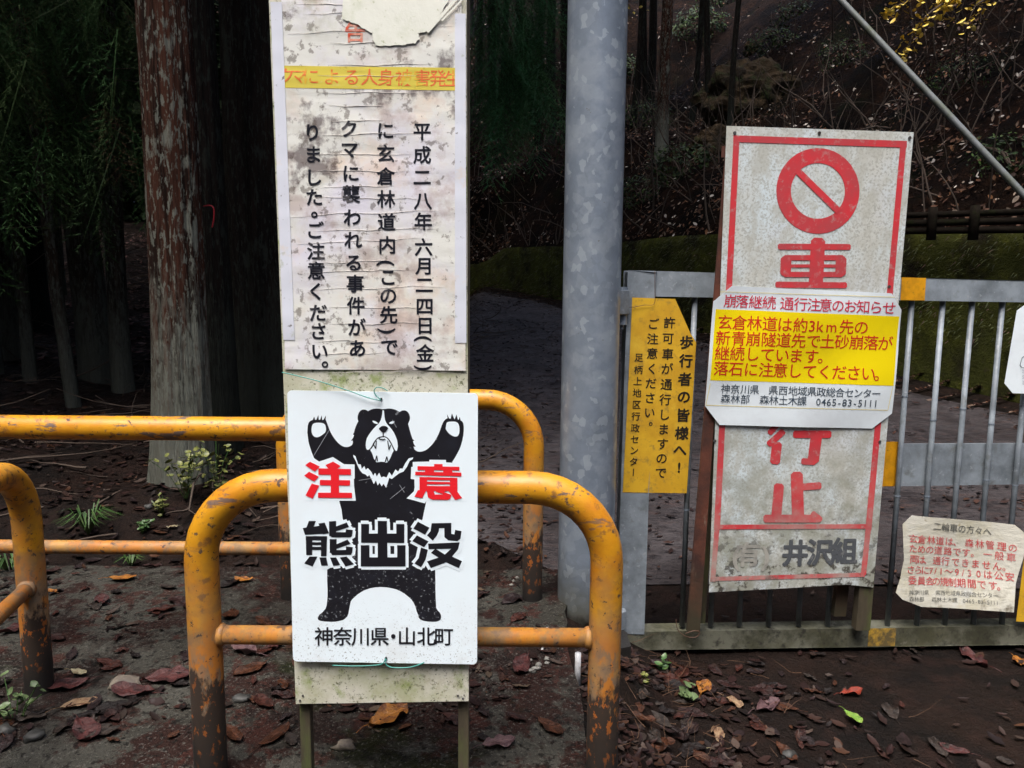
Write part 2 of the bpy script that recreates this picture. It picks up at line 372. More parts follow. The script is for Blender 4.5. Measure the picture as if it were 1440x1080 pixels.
inknt = mat('dark_notice_ink', S(26, 28, 38), [dict(c=S(128, 124, 124), s=22, lo=.57, hi=.68, a=.7), dict(c=S(200, 194, 190), s=90, lo=.63, hi=.68, a=.5)], rough=.35)
rustm = mat('rusty_angle_iron', S(112, 62, 44), [dict(c=S(70, 42, 34), s=12, lo=.4, hi=.62), dict(c=S(150, 130, 112), s=26, lo=.56, hi=.66, st=(1, 1, .3), a=.8), dict(c=S(60, 62, 40), k='z', s=10, lo=.2, hi=.02, n=.2, a=.8)], rough=.85, bumps=[(50, (1, 1, 1), .4, .004)])
woodm = mat('weathered_wood_post', S(92, 82, 62), [dict(c=S(52, 46, 34), s=12, lo=.42, hi=.62, st=(1, 1, .15)), dict(c=S(92, 104, 50), s=16, lo=.52, hi=.66, st=(1, 1, .3), a=.8)], rough=.85, bumps=[(40, (1, 1, .1), .5, .004)])
gsign = mat('stained_white_plate', S(216, 228, 231), [
    dict(c=S(206, 208, 200), s=6, lo=.42, hi=.60, st=(1, 1, .5)), dict(c=S(214, 220, 226), s=4, lo=.54, hi=.66, a=.6),
    dict(c=S(150, 150, 138), s=150, lo=.50, hi=.58, d=4, a=.6), dict(c=S(184, 184, 172), s=22, lo=.46, hi=.58, a=.65, st=(1, 1, .6)), dict(c=S(120, 118, 104), s=12, lo=.5, hi=.72, z=(.9, .2), a=.8),
    dict(c=S(150, 152, 136), s=14, lo=.44, hi=.58, z=(.8, .3), a=.8), dict(c=S(60, 54, 46), s=34, lo=.53, hi=.58, z=(.42, .16), a=.9, d=9), dict(c=S(100, 84, 70), s=150, lo=.63, hi=.68, a=.7),
    dict(c=S(66, 56, 46), k='z', s=26, lo=.115, hi=.095, n=.06, a=.8)], rough=.55, bumps=[(12, (1, 1, 1), .1, .01)])
gred = mat('faded_red_paint', S(214, 58, 66), [
    dict(c=S(178, 76, 80), s=8, lo=.42, hi=.62, a=.8), dict(c=S(186, 150, 146), s=60, lo=.55, hi=.68, a=.75),
    dict(c=S(190, 184, 176), s=16, lo=.52, hi=.72, z=(.42, .1), a=.8), dict(c=S(70, 60, 52), s=30, lo=.55, hi=.62, z=(.34, .10), a=.9, d=9), dict(c=S(176, 168, 158), s=9, lo=.38, hi=.60, d=8, z=(.55, .22), a=.85)], rough=.5)
ggrey = mat('faded_grey_paint', S(142, 141, 134), [dict(c=S(176, 174, 164), s=26, lo=.42, hi=.56, a=.9)], rough=.6)
ggrey2 = mat('grey_paint', S(84, 88, 92), [dict(c=S(150, 150, 146), s=60, lo=.55, hi=.68, a=.6)], rough=.6)
paper = mat('laminated_paper', S(226, 236, 240), [dict(c=S(206, 212, 216), s=7, lo=.45, hi=.66, a=.6)], rough=.22, bumps=[(6, (1, 1, 1), .15, .01)])
payel = mat('paper_yellow_band', S(246, 222, 20), [dict(c=S(226, 200, 30), s=9, lo=.5, hi=.7, a=.6)], rough=.22)
pared = mat('paper_red_ink', S(206, 52, 34), [dict(c=S(228, 120, 40), s=60, lo=.55, hi=.68, a=.4)], rough=.3)
papnk = mat('paper_crimson_ink', S(206, 50, 74), [dict(c=S(226, 140, 150), s=70, lo=.56, hi=.66, a=.5)], rough=.3)
pablu = mat('paper_grey_ink', S(66, 78, 90), rough=.3)
paline = mat('paper_thin_line', S(226, 206, 120), rough=.3)
goldm = mat('gold_yellow_plate', S(222, 176, 48), [
    dict(c=S(196, 148, 40), s=12, lo=.42, hi=.64, a=.8), dict(c=S(150, 124, 66), s=46, lo=.54, hi=.66, d=8, a=.75), dict(c=S(116, 96, 56), s=120, lo=.62, hi=.68, a=.7),
    dict(c=S(234, 196, 70), s=8, lo=.58, hi=.7, a=.7)], rough=.4, bumps=[(20, (1, 1, 1), .2, .003)])
oldpap = mat('stained_curled_paper', S(214, 212, 198), [
    dict(c=S(196, 190, 160), s=9, lo=.45, hi=.66, a=.8), dict(c=S(104, 94, 72), s=22, lo=.50, hi=.66, z=(.13, .0), a=.95), dict(c=S(220, 224, 224), s=14, lo=.56, hi=.66, a=.5),
    dict(c=S(150, 136, 100), s=50, lo=.6, hi=.68, a=.7)], rough=.35, bumps=[(22, (1, 1, 2), .5, .006)])
oldred = mat('old_red_ink', S(200, 84, 84), [dict(c=S(204, 150, 146), s=40, lo=.5, hi=.64, a=.8)], rough=.4)
oldgry = mat('old_grey_ink', S(94, 96, 92), [dict(c=S(176, 172, 156), s=40, lo=.5, hi=.62, a=.7)], rough=.4)
wirem = mat('green_coated_wire', S(60, 140, 130), rough=.4)
rwire = mat('dark_binding_wire', S(84, 58, 44), rough=.6)
screwm = mat('screw_steel', S(90, 90, 90), [dict(c=S(60, 40, 30), s=200, lo=.5, hi=.6)], rough=.5, metal=.4)
cabm = mat('weathered_cable_sleeve', S(92, 96, 98), [dict(c=S(70, 76, 60), s=10, lo=.45, hi=.6)], rough=.55)
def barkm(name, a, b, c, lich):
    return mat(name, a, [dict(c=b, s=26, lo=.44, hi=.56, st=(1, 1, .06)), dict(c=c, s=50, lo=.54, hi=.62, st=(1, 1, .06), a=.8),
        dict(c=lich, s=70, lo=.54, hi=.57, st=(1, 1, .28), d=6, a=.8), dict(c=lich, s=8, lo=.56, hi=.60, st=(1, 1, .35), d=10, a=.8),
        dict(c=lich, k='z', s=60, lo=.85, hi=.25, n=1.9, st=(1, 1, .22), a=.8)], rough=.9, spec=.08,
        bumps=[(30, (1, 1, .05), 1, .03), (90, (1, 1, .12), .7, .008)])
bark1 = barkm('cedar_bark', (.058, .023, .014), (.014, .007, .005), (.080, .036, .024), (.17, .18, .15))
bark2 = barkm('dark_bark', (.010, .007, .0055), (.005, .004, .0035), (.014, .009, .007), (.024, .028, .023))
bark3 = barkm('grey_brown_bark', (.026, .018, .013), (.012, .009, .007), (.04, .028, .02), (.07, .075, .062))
twigm = mat('dead_twig', (.06, .042, .03), rough=.9)
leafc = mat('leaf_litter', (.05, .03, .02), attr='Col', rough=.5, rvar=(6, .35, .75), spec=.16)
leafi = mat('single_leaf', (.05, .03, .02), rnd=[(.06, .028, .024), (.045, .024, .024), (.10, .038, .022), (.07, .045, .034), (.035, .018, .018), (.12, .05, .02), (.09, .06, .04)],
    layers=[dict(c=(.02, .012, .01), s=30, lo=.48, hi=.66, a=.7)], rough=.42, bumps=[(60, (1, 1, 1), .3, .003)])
conif = mat('conifer_needles', (.03, .05, .02), attr='Col', rough=.7, spec=.15)
shrubm = mat('glossy_shrub_leaf', (.03, .05, .02), attr='Col', rough=.6, spec=.2)
def solid(name, c, rough=.5, layers=()): return mat(name, c, layers, rough=rough)
rockm = mat('hill_rock', (.055, .038, .022), [dict(c=(.018, .015, .011), s=3, lo=.4, hi=.6), dict(c=(.10, .065, .035), s=2, lo=.52, hi=.66, st=(1, 1, .5), a=.8), dict(c=(.02, .03, .01), s=5, lo=.52, hi=.64)], rough=.95, spec=.1, bumps=[(5, (1, 1, 1), 1, .12)])
stonem = mat('pale_stone', S(150, 140, 124), [dict(c=S(104, 94, 84), s=24, lo=.45, hi=.6)], rough=.7, bumps=[(40, (1, 1, 1), .4, .006)])

# ---------------------------------------------------------------- ground
def grid(name, xs, ys, zf, m, kind='structure', loc=(0, 0, 0)):
    mb = MB(); W = len(xs)
    mb.v = [(x, y, zf(x, y)) for y in ys for x in xs]
    mb.f = [(j * W + i, j * W + i + 1, (j + 1) * W + i + 1, (j + 1) * W + i) for j in range(len(ys) - 1) for i in range(W - 1)]
    o = mb.build(name, m, smooth=True, loc=loc); o['kind'] = kind; return o
def frange(a, b, s): return [a + i * s for i in range(int(round((b - a) / s)) + 1)]
xs = frange(-26, -4.4, .8) + frange(-4, 4.4, .05) + frange(4.6, 14, .6)
ys = frange(-14, .2, .8) + frange(.5, 4.4, .05) + frange(4.6, 10, .15) + frange(10.4, 24, .6)
def gmix(x, y):
    return gz(x, y) + noise.noise((x * 11, y * 11, 5)) * .006 + noise.noise((x * 30, y * 30, 5)) * .0025
grid('ground', xs, ys, gmix, soil)
# the road sheet beyond the gate, lying on the ground
mbr = MB(); rows = []
def wallx(y):
    for a, b in zip(WALL, WALL[1:]):
        if a[1] <= y <= b[1]: return a[0] + (b[0] - a[0]) * (y - a[1]) / (b[1] - a[1])
    return WALL[-1][0]
ysr = frange(2.75, 16.0, .12)
NX = 60
for y in ysr:
    xr = wallx(y) - .55 - .2 * noise.noise((y * .8, 0, 2)); xl = min(-.75 + .1 * noise.noise((y, 3, 2)), xr - 2.6)
    for i in range(NX + 1):
        x = xl + (xr - xl) * i / NX
        mbr.v.append((x, y, gmix(x, y) + .008 + .006 * noise.noise((x * 6, y * 14, 7))))
mbr.f = [(j * (NX + 1) + i, j * (NX + 1) + i + 1, (j + 1) * (NX + 1) + i + 1, (j + 1) * (NX + 1) + i) for j in range(len(ysr) - 1) for i in range(NX)]
mbr.build('road', asph, smooth=True)['kind'] = 'structure'
# concrete pad under the barriers
pad = MB()
pxs = frange(-2.6, .16, .04); pys = frange(-.6, 2.36, .04)
def padz(x, y): return .03 + .006 * noise.noise((x * 2, y * 2, 4)) + .002 * noise.noise((x * 14, y * 14, 4))
W_ = len(pxs)
for y in pys:
    for i, x in enumerate(pxs):
        xx = x + (.03 * noise.noise((y * 3, 1, 1)) + .01 * noise.noise((y * 17, 1, 1))) * (1 if i == W_ - 1 else 0)
        pad.v.append((xx, y + (.006 * noise.noise((x * 9, 0, 3)) if y == pys[-1] else 0), padz(x, y)))
pad.f = [(j * W_ + i, j * W_ + i + 1, (j + 1) * W_ + i + 1, (j + 1) * W_ + i) for j in range(len(pys) - 1) for i in range(W_ - 1)]
edge = [j * W_ + W_ - 1 for j in range(len(pys))] + [(len(pys) - 1) * W_ + i for i in range(W_ - 2, -1, -1)]
b0 = len(pad.v)
for e in edge: x, y, z = pad.v[e]; pad.v.append((x, y, z - .22))
for k in range(len(edge) - 1): pad.f.append((edge[k], b0 + k, b0 + k + 1, edge[k + 1]))
pad.build('concrete_pavement', conc, smooth=False)['kind'] = 'structure'

# ---------------------------------------------------------------- hillside and retaining wall
def resample(pl, step):
    out = [Vector(pl[0])]
    for a, b in zip(pl, pl[1:]):
        a, b = Vector(a), Vector(b); n = max(1, int((b - a).length / step))
        out += [a + (b - a) * (i + 1) / n for i in range(n)]
    return out
def smoothline(pts, it):
    for _ in range(it):
        pts = [pts[0]] + [(pts[i - 1] + pts[i] * 2 + pts[i + 1]) / 4 for i in range(1, len(pts) - 1)] + [pts[-1]]
    return pts
wl = smoothline(resample(WALL, .25), 20)
def wn(i):
    t = (wl[min(i + 1, len(wl) - 1)] - wl[max(i - 1, 0)]).normalized(); return Vector((t.y, -t.x))
def wtop(i):
    y = wl[i].y; base = gz(min(wl[i].x, 9) - .3, min(y, 18)); h = 1.36 - .58 * sm(7, 14, y)
    return base + h
# wall: a battered mossy face
mw = MB(); NH = 14
for i, p in enumerate(wl):
    n = wn(i); zt = wtop(i); zb = zt - 1.5
    for j in range(NH + 3):
        if j <= NH: v = j / NH; o_ = .16 * v; z = zb + (zt - zb) * v
        else: o_ = .16 + .14 * (j - NH); z = zt
        nn = .03 * noise.noise((p.x * 4, p.y * 4, z * 4)) + .015 * noise.noise((p.x * 13, p.y * 13, z * 13))
        mw.v.append((p.x + n.x * (o_ + nn), p.y + n.y * (o_ + nn), z + nn))
H_ = NH + 3
mw.f = [(i * H_ + j, (i + 1) * H_ + j, (i + 1) * H_ + j + 1, i * H_ + j + 1) for i in range(len(wl) - 1) for j in range(H_ - 1)]
wloc = Vector((wl[len(wl) // 2].x, wl[len(wl) // 2].y, 0))
wall = thing('retaining_wall', 'low moss covered retaining wall curving along the foot of the leafy slope', 'wall', wloc)
mw.build('wall_face', mossm, wall, smooth=True)
bl = MB(); cols = []
for k in range(26000):
    i = random.randrange(8, len(wl) - 6)
    if wl[i].y < 3: continue
    v = random.random(); n = wn(i); zt = wtop(i); z = zt - (1 - v) * .95
    p = wl[i] + n * (.16 * (1 - (1 - v) * .63)) + Vector((random.uniform(-.12, .12), random.uniform(-.12, .12)))
    q = Vector((p.x, p.y, z)); out = Vector((-n.x, -n.y, 0)); ll = random.uniform(.03, .09) ; side = Vector((n.y, -n.x, 0)) * .006
    d = (out * random.uniform(.3, .8) + Vector((random.uniform(-.6, .1), random.uniform(-.2, .2), -random.uniform(.2, 1)))).normalized() * ll
    bl.add([q - side, q + side, q + d], [(0, 1, 2)])
    g_ = random.uniform(.5, 1.3); cc = (.040 * g_, .050 * g_, .009 * g_, 1) if random.random() < .85 else (.06 * g_, .03 * g_, .018 * g_, 1)
    cols += [cc] * 3
bl.c = cols
bl.build('moss', bladem, wall)['kind'] = 'stuff'
# slope
def hz(i, s):
    p = wl[i]; n = wn(i); zt = wtop(i)
    x, y = p.x + n.x * (s + .3), p.y + n.y * (s + .3)
    r = .78 * s + .25 * math.sin(s * .9) if s < 14 else .78 * 14 + (s - 14) * .5
    z = zt + r + (noise.noise((x * .35, y * .35, 0)) * 1.1 + noise.noise((x * 1.1, y * 1.1, 4)) * .35 + noise.noise((x * 4, y * 4, 4)) * .07) * min(1, s / 1.2)
    return Vector((x, y, z))
ss = frange(0, 6, .15) + frange(6.5, 30, 1.0)
mh = MB()
for i in range(len(wl)):
    for s in ss: mh.v.append(tuple(hz(i, s) + (Vector((0, 0, .02)) if s else Vector((0, 0, -.03)))))
W_ = len(ss)
mh.f = [(i * W_ + j, (i + 1) * W_ + j, (i + 1) * W_ + j + 1, i * W_ + j + 1) for i in range(len(wl) - 1) for j in range(W_ - 1)]
mh.build('hillside', hillm, smooth=True)['kind'] = 'structure'
def on_hill(i, s):
    i = int(i); a = hz(i, s); b = hz(min(i + 1, len(wl) - 1), s); c = hz(i, s + .1)
    n = (b - a).cross(c - a).normalized()
    if n.z < 0: n = -n
    return a, n
def hill_hit(px, py):          # where a sight line meets the slope
    d = ray(px, py); best = None
    for i in range(0, len(wl)):
        for s in ss[:60]:
            q = hz(i, s); r = q - CP; t = r.dot(d) / d.dot(d); e = (r - d * t).length / t
            if t > 0 and (best is None or e < best[0]): best = (e, i, s, q)
    return best

# ---------------------------------------------------------------- fallen leaves (stuff)
def leaf_shape(n=5, wd=.32, fold=.12, curl=.12, lobes=False, seed=0):
    r_ = random.Random(seed); vs = []; fs = []
    for i in range(n + 1):
        t = i / n; h = wd * math.sin(math.pi * min(1, t * .93 + .035)) ** .8
        if lobes: h *= 1 + .25 * math.sin(t * 19)
        zc = curl * (t - .5) ** 2 * 2 + r_.uniform(-.02, .02)
        x = t - .5
        vs += [(x, -h, zc + fold * r_.uniform(.6, 1.4)), (x + .02, 0, zc), (x, h, zc + fold * r_.uniform(.6, 1.4))]
    for i in range(n):
        a = i * 3
        fs += [(a, a + 3, a + 4, a + 1), (a + 1, a + 4, a + 5, a + 2)]
    return np.array(vs), fs
def fine_leaf(wd, ruffle, curl, seed, n=12, m=3):
    r_ = random.Random(seed); vs = []; fs = []; W = 2 * m + 1
    for i in range(n + 1):
        t = i / n; h = wd * (math.sin(math.pi * t ** .8) ** .75 if 0 < t < 1 else .015) * (1 + .06 * r_.uniform(-1, 1)); x = t - .5; bend = .05 * math.sin(t * 3 + seed)
        for j in range(-m, m + 1):
            u = j / m; y = h * u + bend; e = abs(u)
            z = curl * (t - .5) ** 2 + ruffle * noise.noise((t * 4 + seed, u * 2.2, seed * 1.7)) * (.3 + e) + abs(ruffle) * .5 * e * e
            vs.append((x - .03 * e, y, z))
    for i in range(n):
        for j in range(2 * m):
            a = i * W + j; fs.append((a, a + W, a + W + 1, a + 1))
    return np.array(vs), fs
LSH = [leaf_shape(4, .21, .04, .06, seed=1), leaf_shape(4, .16, .07, .14, seed=2), leaf_shape(4, .26, .03, -.10, seed=3), leaf_shape(5, .24, .05, .12, True, seed=4)]
def scatter(name, items, m, label, cat, tiltv=.16):
    """items: (pos, normal, size, colour)"""
    V = []; F = []; C = []; b = 0
    for p, n, s, c in items:
        sh, fs = LSH[rng.integers(len(LSH))]
        n = Vector(n) + Vector(rng.normal(0, tiltv, 3)); q = n.to_track_quat('Z', 'Y').to_matrix() @ Matrix.Rotation(rng.uniform(0, 6.28), 3, 'Z')
        A = sh @ (np.array(q).T) * s + np.array(p); V.append(A); C.append(np.tile((*c, 1), (len(sh), 1)))
        F += [tuple(b + k for k in f) for f in fs]; b += len(sh)
    mb = MB(); mb.v = [tuple(x) for x in np.concatenate(V)]; mb.f = F; mb.c = np.concatenate(C)
    o = mb.build(name, m, smooth=True); tagit(o, label, cat, kind='stuff'); return o
def pal(p):
    c = np.array(p[rng.integers(len(p))]) * rng.uniform(.45, 1.2); return tuple(c)
DARK = [(.022, .010, .008), (.013, .007, .006), (.03, .014, .010), (.016, .009, .009), (.024, .014, .011), (.05, .022, .012), (.022, .010, .009), (.012, .008, .007), (.05, .035, .028)]
PALE = [(.07, .032, .018), (.04, .02, .012), (.09, .042, .022), (.05, .024, .014), (.10, .06, .038), (.065, .03, .016), (.04, .018, .011), (.035, .016, .010), (.17, .13, .10), (.36, .32, .28), (.11, .052, .024), (.055, .025, .014)]
it = []
for k in range(7000):          # verge and woodland floor on the left
    x = rng.uniform(-5, .1); y = 2.38 + abs(rng.normal(0, 2.4))
    if y > 9: continue
    it.append(((x, y, gz(x, y) + .010), (0, 0, 1), rng.uniform(.015, .055), pal(DARK)))
for k in range(1700):          # in front of the gate, drift near the pole
    x = .18 + abs(rng.normal(0, .30)); y = rng.uniform(.9, 2.15)
    if noise.noise((x * 4, y * 4, 1)) < -.08: continue
    if x > 1.1 and rng.random() < .6: continue
    it.append(((x, y, gz(x, y) + .005), (0, 0, 1), rng.uniform(.012, .05), pal(DARK)))
for k in range(700):
    x = rng.uniform(.2, 3.0); y = rng.uniform(.9, 4.5)
    it.append(((x, y, gz(x, y) + .01), (0, 0, 1), rng.uniform(.02, .05), pal(DARK)))
for k in range(5200):          # flattened leaves on the road
    y = rng.uniform(2.7, 12); x = rng.uniform(-1, wallx(y) - .3)
    if noise.noise((x * 1.1, y * .8, 2)) < -.2: continue
    it.append(((x, y, gmix(x, y) + .016), (0, 0, 1), rng.uniform(.012, .055), pal([(.012, .008, .007), (.03, .016, .013), (.05, .024, .017), (.022, .013, .012), (.07, .035, .022)])))
for k in range(7500):          # on the pavement
    x = rng.uniform(-2.2, .12); y = rng.uniform(.7, 2.34)
    if noise.noise((x * 2.2, y * 2.6, 6)) < .02 + .25 * rng.random() - (.25 if x < -1 and y < 1.7 else 0): continue
    it.append(((x, y, padz(x, y) + .004), (0, 0, 1), rng.uniform(.005, .018) if rng.random() < .6 else rng.uniform(.015, .045), pal(DARK + [(.04, .016, .012), (.07, .05, .035)])))
for k in range(9000):          # drift at the foot of the wall
    i = rng.integers(8, len(wl) - 6)
    d = abs(rng.normal(0, .42)); n = wn(int(i)); p = wl[int(i)] - n * (d - .05)
    if p.y < 2.8: continue
    it.append(((p.x, p.y, gz(p.x, p.y) + .02 + .05 * math.exp(-d * 4)), (0, 0, 1), rng.uniform(.03, .075), pal([(.07, .03, .02), (.05, .022, .018), (.10, .05, .03), (.03, .015, .012), (.16, .11, .08)])))
for k in range(9000):
    x = rng.uniform(-9, -2.4); y = rng.uniform(6, 13)
    it.append(((x, y, gz(x, y) + .01), (0, -.2, 1), rng.uniform(.03, .09), pal([(.10, .05, .045), (.07, .03, .03), (.14, .09, .08), (.05, .025, .02)])))
scatter('leaf_litter', it, leafc, 'dark wet fallen leaves lying over the ground and along the foot of the wall', 'leaves')
it = []
for k in range(85000):
    i = int(rng.integers(10, len(wl) - 3)); s = abs(rng.normal(0, 3.6))
    if s > 13 or wl[i].y < 3: continue
    p, n = on_hill(i, s); f_ = rng.random(2)
    p = p + Vector((f_[0] - .5, f_[1] - .5, 0)) * .2
    if noise.noise((p.x * .9, p.y * .9, p.z * .9)) + .5 * noise.noise((p.x * 2.5, p.y * 2.5, 7)) < -.06 and rng.random() < .82: continue
    it.append((p + n * .04, n, rng.uniform(.03, .08), tuple(1.35 * v for v in pal(PALE))))
scatter('slope_leaf_litter', it, leafc, 'brown and pale fallen leaves scattered over the steep slope', 'leaves', .3)

# ---------------------------------------------------------------- pipe barriers
def hoop_path(a, b, zt, zb, r=.14, n=9, only_a=False):
    a = Vector((a[0], a[1], 0)); b = Vector((b[0], b[1], 0)); d = (b - a).normalized(); pts = [a + Vector((0, 0, zb + (zt - r - zb) * k / 5)) for k in range(6)]
    for k in range(1, n + 1):
        t = math.pi / 2 * k / n
        pts.append(a + d * (r - r * math.cos(t)) + Vector((0, 0, zt - r + r * math.sin(t))))
    for k in range(n + 1):
        t = math.pi / 2 * (1 - k / n)
        pts.append(b - d * (r - r * math.cos(t)) + Vector((0, 0, zt - r + r * math.sin(t))))
    pts += [b + Vector((0, 0, zt - r + (zb - zt + r) * k / 5)) for k in range(1, 6)]
    return pts
def barrier(label, a, b, zt, zlow, zg, rad=.0298, r2=.0172, low=True):
    mid = (Vector((a[0], a[1], zg)) + Vector((b[0], b[1], zg))) / 2
    t = thing('pipe_barrier', label, 'barrier', mid, 'orange yellow pipe barriers')
    m = MB(); m.tube(hoop_path(a, b, zt, zg - .12), rad, 28); m.build('hoop', yel, t, smooth=True)
    if low:
        m = MB(); A = Vector((a[0], a[1], zlow)); B = Vector((b[0], b[1], zlow)); d = (B - A).normalized() * rad * .8
        m.tube([A + d, A + (B - A) * .33, A + (B - A) * .66, B - d], r2, 18); lr_ = m.build('lower_rail', yel, t, smooth=True)
        for q, s in ((A, 1), (B, -1)):           # weld collars
            c = MB(); dd = (B - A).normalized() * s; c.tube([q + dd * (rad * .9), q + dd * (rad + .004), q + dd * (rad + .008)], [r2 + .004, r2 + .003, r2 + .0005], 18); c.build('weld', yel, lr_, smooth=True)
    return t
fy = 1.30
fa, fb = P(284, 800, fy), P(853, 800, fy)
front = barrier('front pipe barrier that the bear warning sign and tall notice board stand against', fa, fb, P(560, 684, fy).z, P(740, 896, fy).z, .035)
sl = MB()                                   # stamped slots on the hoop
ba, bb = P(405, 700, 2.13), P(750, 700, 2.13)
barrier('pipe barrier without a lower rail beyond the notice board, left of the steel pole', ba, bb, P(690, 562, 2.13).z, 0, .035, low=False)
aa, ab = P(-500, 700, 1.8), P(540, 700, 1.8)
barrier('long straight pipe barrier running left in front of the cedar trunk', (aa.x, aa.y), (ab.x, ab.y), P(200, 602, 1.8).z, P(200, 770, 1.8).z, .035)
ca = P(49, 880, 1.6); cb = Vector((ca.x + .15, ca.y - .68, 0))
barrier('leftmost pipe barrier set end on, its corner post at the left edge', ca, cb, P(0, 667, 1.5).z, P(40, 822, 1.6).z, .035, r2=.0165)

# ---------------------------------------------------------------- steel pole
pc = P(830, 500, 2.14); pz = gz(pc.x, pc.y) - .03
pole = thing('steel_pole', 'thick grey galvanised steel pole standing between the barriers and the gate', 'pole', (pc.x, pc.y, -.05))
m = MB(); m.tube([(pc.x, pc.y, z) for z in (-.3, 0, .5, 1, 2, 3, 4.2)], [.0835, .0832, .083, .0825, .082, .081, .08], 64); m.build('pole_shaft', galv, pole, smooth=True)
m = MB(); m.tube([(pc.x, pc.y, 4.2), (pc.x, pc.y, 4.23), (pc.x, pc.y, 4.25)], [.083, .08, .03], 32); m.build('cap', galv, pole, smooth=True)
# dark concrete footing under the pole and a white plastic peg in it
m = MB(); rr = random.Random(3); ft = []
for k in range(28):
    a = 2 * math.pi * k / 28; q = .125 + .012 * rr.uniform(-1, 1); ft.append((pc.x + q * math.cos(a) + .01, pc.y - .02 + q * math.sin(a)))
m.add([(x, y, -.085) for x, y in ft] + [(x, y, -.3) for x, y in ft], [tuple(range(28))] + [(k, (k + 1) % 28 + 0, 28 + (k + 1) % 28, 28 + k) for k in range(28)])
footm = mat('wet_dark_footing', (.014, .013, .012), [dict(c=(.03, .027, .022), s=9, lo=.5, hi=.66), dict(c=(.012, .011, .01), s=30, lo=.55, hi=.66)], rough=.5, bumps=[(60, (1, 1, 1), .4, .005)])
o = m.build('concrete_footing', footm, pole)
ws = solid('white_plastic', S(196, 198, 200), .4, [dict(c=S(130, 124, 112), s=50, lo=.52, hi=.66, a=.7)])
q = G(812, 962); m = MB(); m.tube([q - Vector((0, 0, .02)), q + Vector((0, 0, .03)), q + Vector((0, 0, .078))], .0075, 14)
tagit(m.build('plastic_peg', ws, smooth=True, loc=q), 'short white plastic peg standing upright in front of the steel pole', 'peg')
q = G(752, 940); m = MB(); m.tube([q + Vector((0, 0, .008)), q + Vector((.02, .035, .03)), q + Vector((.035, .075, .07))], .004, 8)
tagit(m.build('plastic_stick', ws, smooth=True, loc=q), 'thin pale stick leaning against the foot of the steel pole', 'stick')
def pebble(px, py, s, m, label, grp=None, cat='stone', fl=.6):
    q = G(px, py) if not isinstance(px, Vector) else px
    if q.x < .1 and -.6 < q.y < 2.36: q.z = padz(q.x, q.y)
    bm = bmesh.new(); bmesh.ops.create_icosphere(bm, subdivisions=2, radius=1); r_ = random.Random(int(q.x * 991 + q.y * 77)); sx, sy = r_.uniform(.8, 1.3), r_.uniform(.7, 1)
    mb = MB(); off = Vector((r_.random() * 9, 1, 2))
    mb.add([Vector((v.co.x * sx, v.co.y * sy, v.co.z * fl)) * s * (1 + .45 * noise.noise(v.co * 1.3 + off) + .3 * noise.noise(v.co * 3.1 + off)) + q + Vector((0, 0, s * fl * .35)) for v in bm.verts], [tuple(v.index for v in f.verts) for f in bm.faces]); bm.free()
    return tagit(mb.build('stone' if cat == 'stone' else 'pebble', m, loc=q, smooth=True), label, cat, grp)
pebble(177, 985, .028, stonem, 'pale flat fist sized stone among the leaves left of the front barrier')
pebble(486, 1080, .02, stonem, 'small pale stone between the legs of the notice board')
whs = solid('white_pebble', S(128, 128, 120), .6, [dict(c=S(120, 116, 110), s=60, lo=.5, hi=.62)])
for px, py in ((769, 945), (769, 951), (757, 955), (744, 947), (753, 960), (800, 975), (722, 832), (719, 837), (727, 828), (746, 961)):
    pebble(px, py, random.uniform(.006, .010), whs, 'small white pebble lying near the foot of the steel pole', 'white pebbles by the pole', 'pebble')
for px, py, s in ((50, 1065, .020), (8, 1055, .022), (340, 1010, .016), (210, 715, .02), (1110, 1066, .02)):
    pebble(px, py, s, solid('grey_stone', S(90, 90, 88), .6, [dict(c=S(60, 60, 56), s=30, lo=.45, hi=.6)]), {50: 'flat grey stone near the bottom left corner', 8: 'grey stone in the bottom left corner', 340: 'grey stone on the pavement inside the front barrier', 210: 'small grey stone near the foot of the big cedar', 1110: 'small grey stone at the bottom below the road sign'}[px], 'grey stones in the litter')

# ---------------------------------------------------------------- tall notice board
BP = Plane((-1, 1.228, 0), (1, 1.228, 0), (0, 1.228, -1))
bl0 = BP.at(537, 990)
board = thing('notice_board', 'tall narrow mossy white notice board with vertical black lettering about a bear attack', 'notice board', (bl0.x, 1.236, .03))
def edgeL(y): return 378 + 38 * y / 990
def edgeR(y): return 656 + 3 * y / 990
Lb = [(0, edgeL(-260), -260), (1, 416, 990)]; Rb = [(0, edgeR(-260), -262), (1, 659, 986)]
m = MB(); sheet(m, BP, Lb, Rb, 0, .013, 2, 12); m.build('board', boardm, board)
for xa, xb in ((425, 424), (651, 652)):
    a = BP.at(xa, 990); m = MB(); top = 1.75; zb = -.05
    x = a.x; m.box((x, 1.228 + .013 + .0105 + .0005, (top + zb) / 2), (.0095, 0, 0), (0, .0105, 0), (0, 0, (top - zb) / 2)); m.build('leg', woodm, board, bevel=.0015)
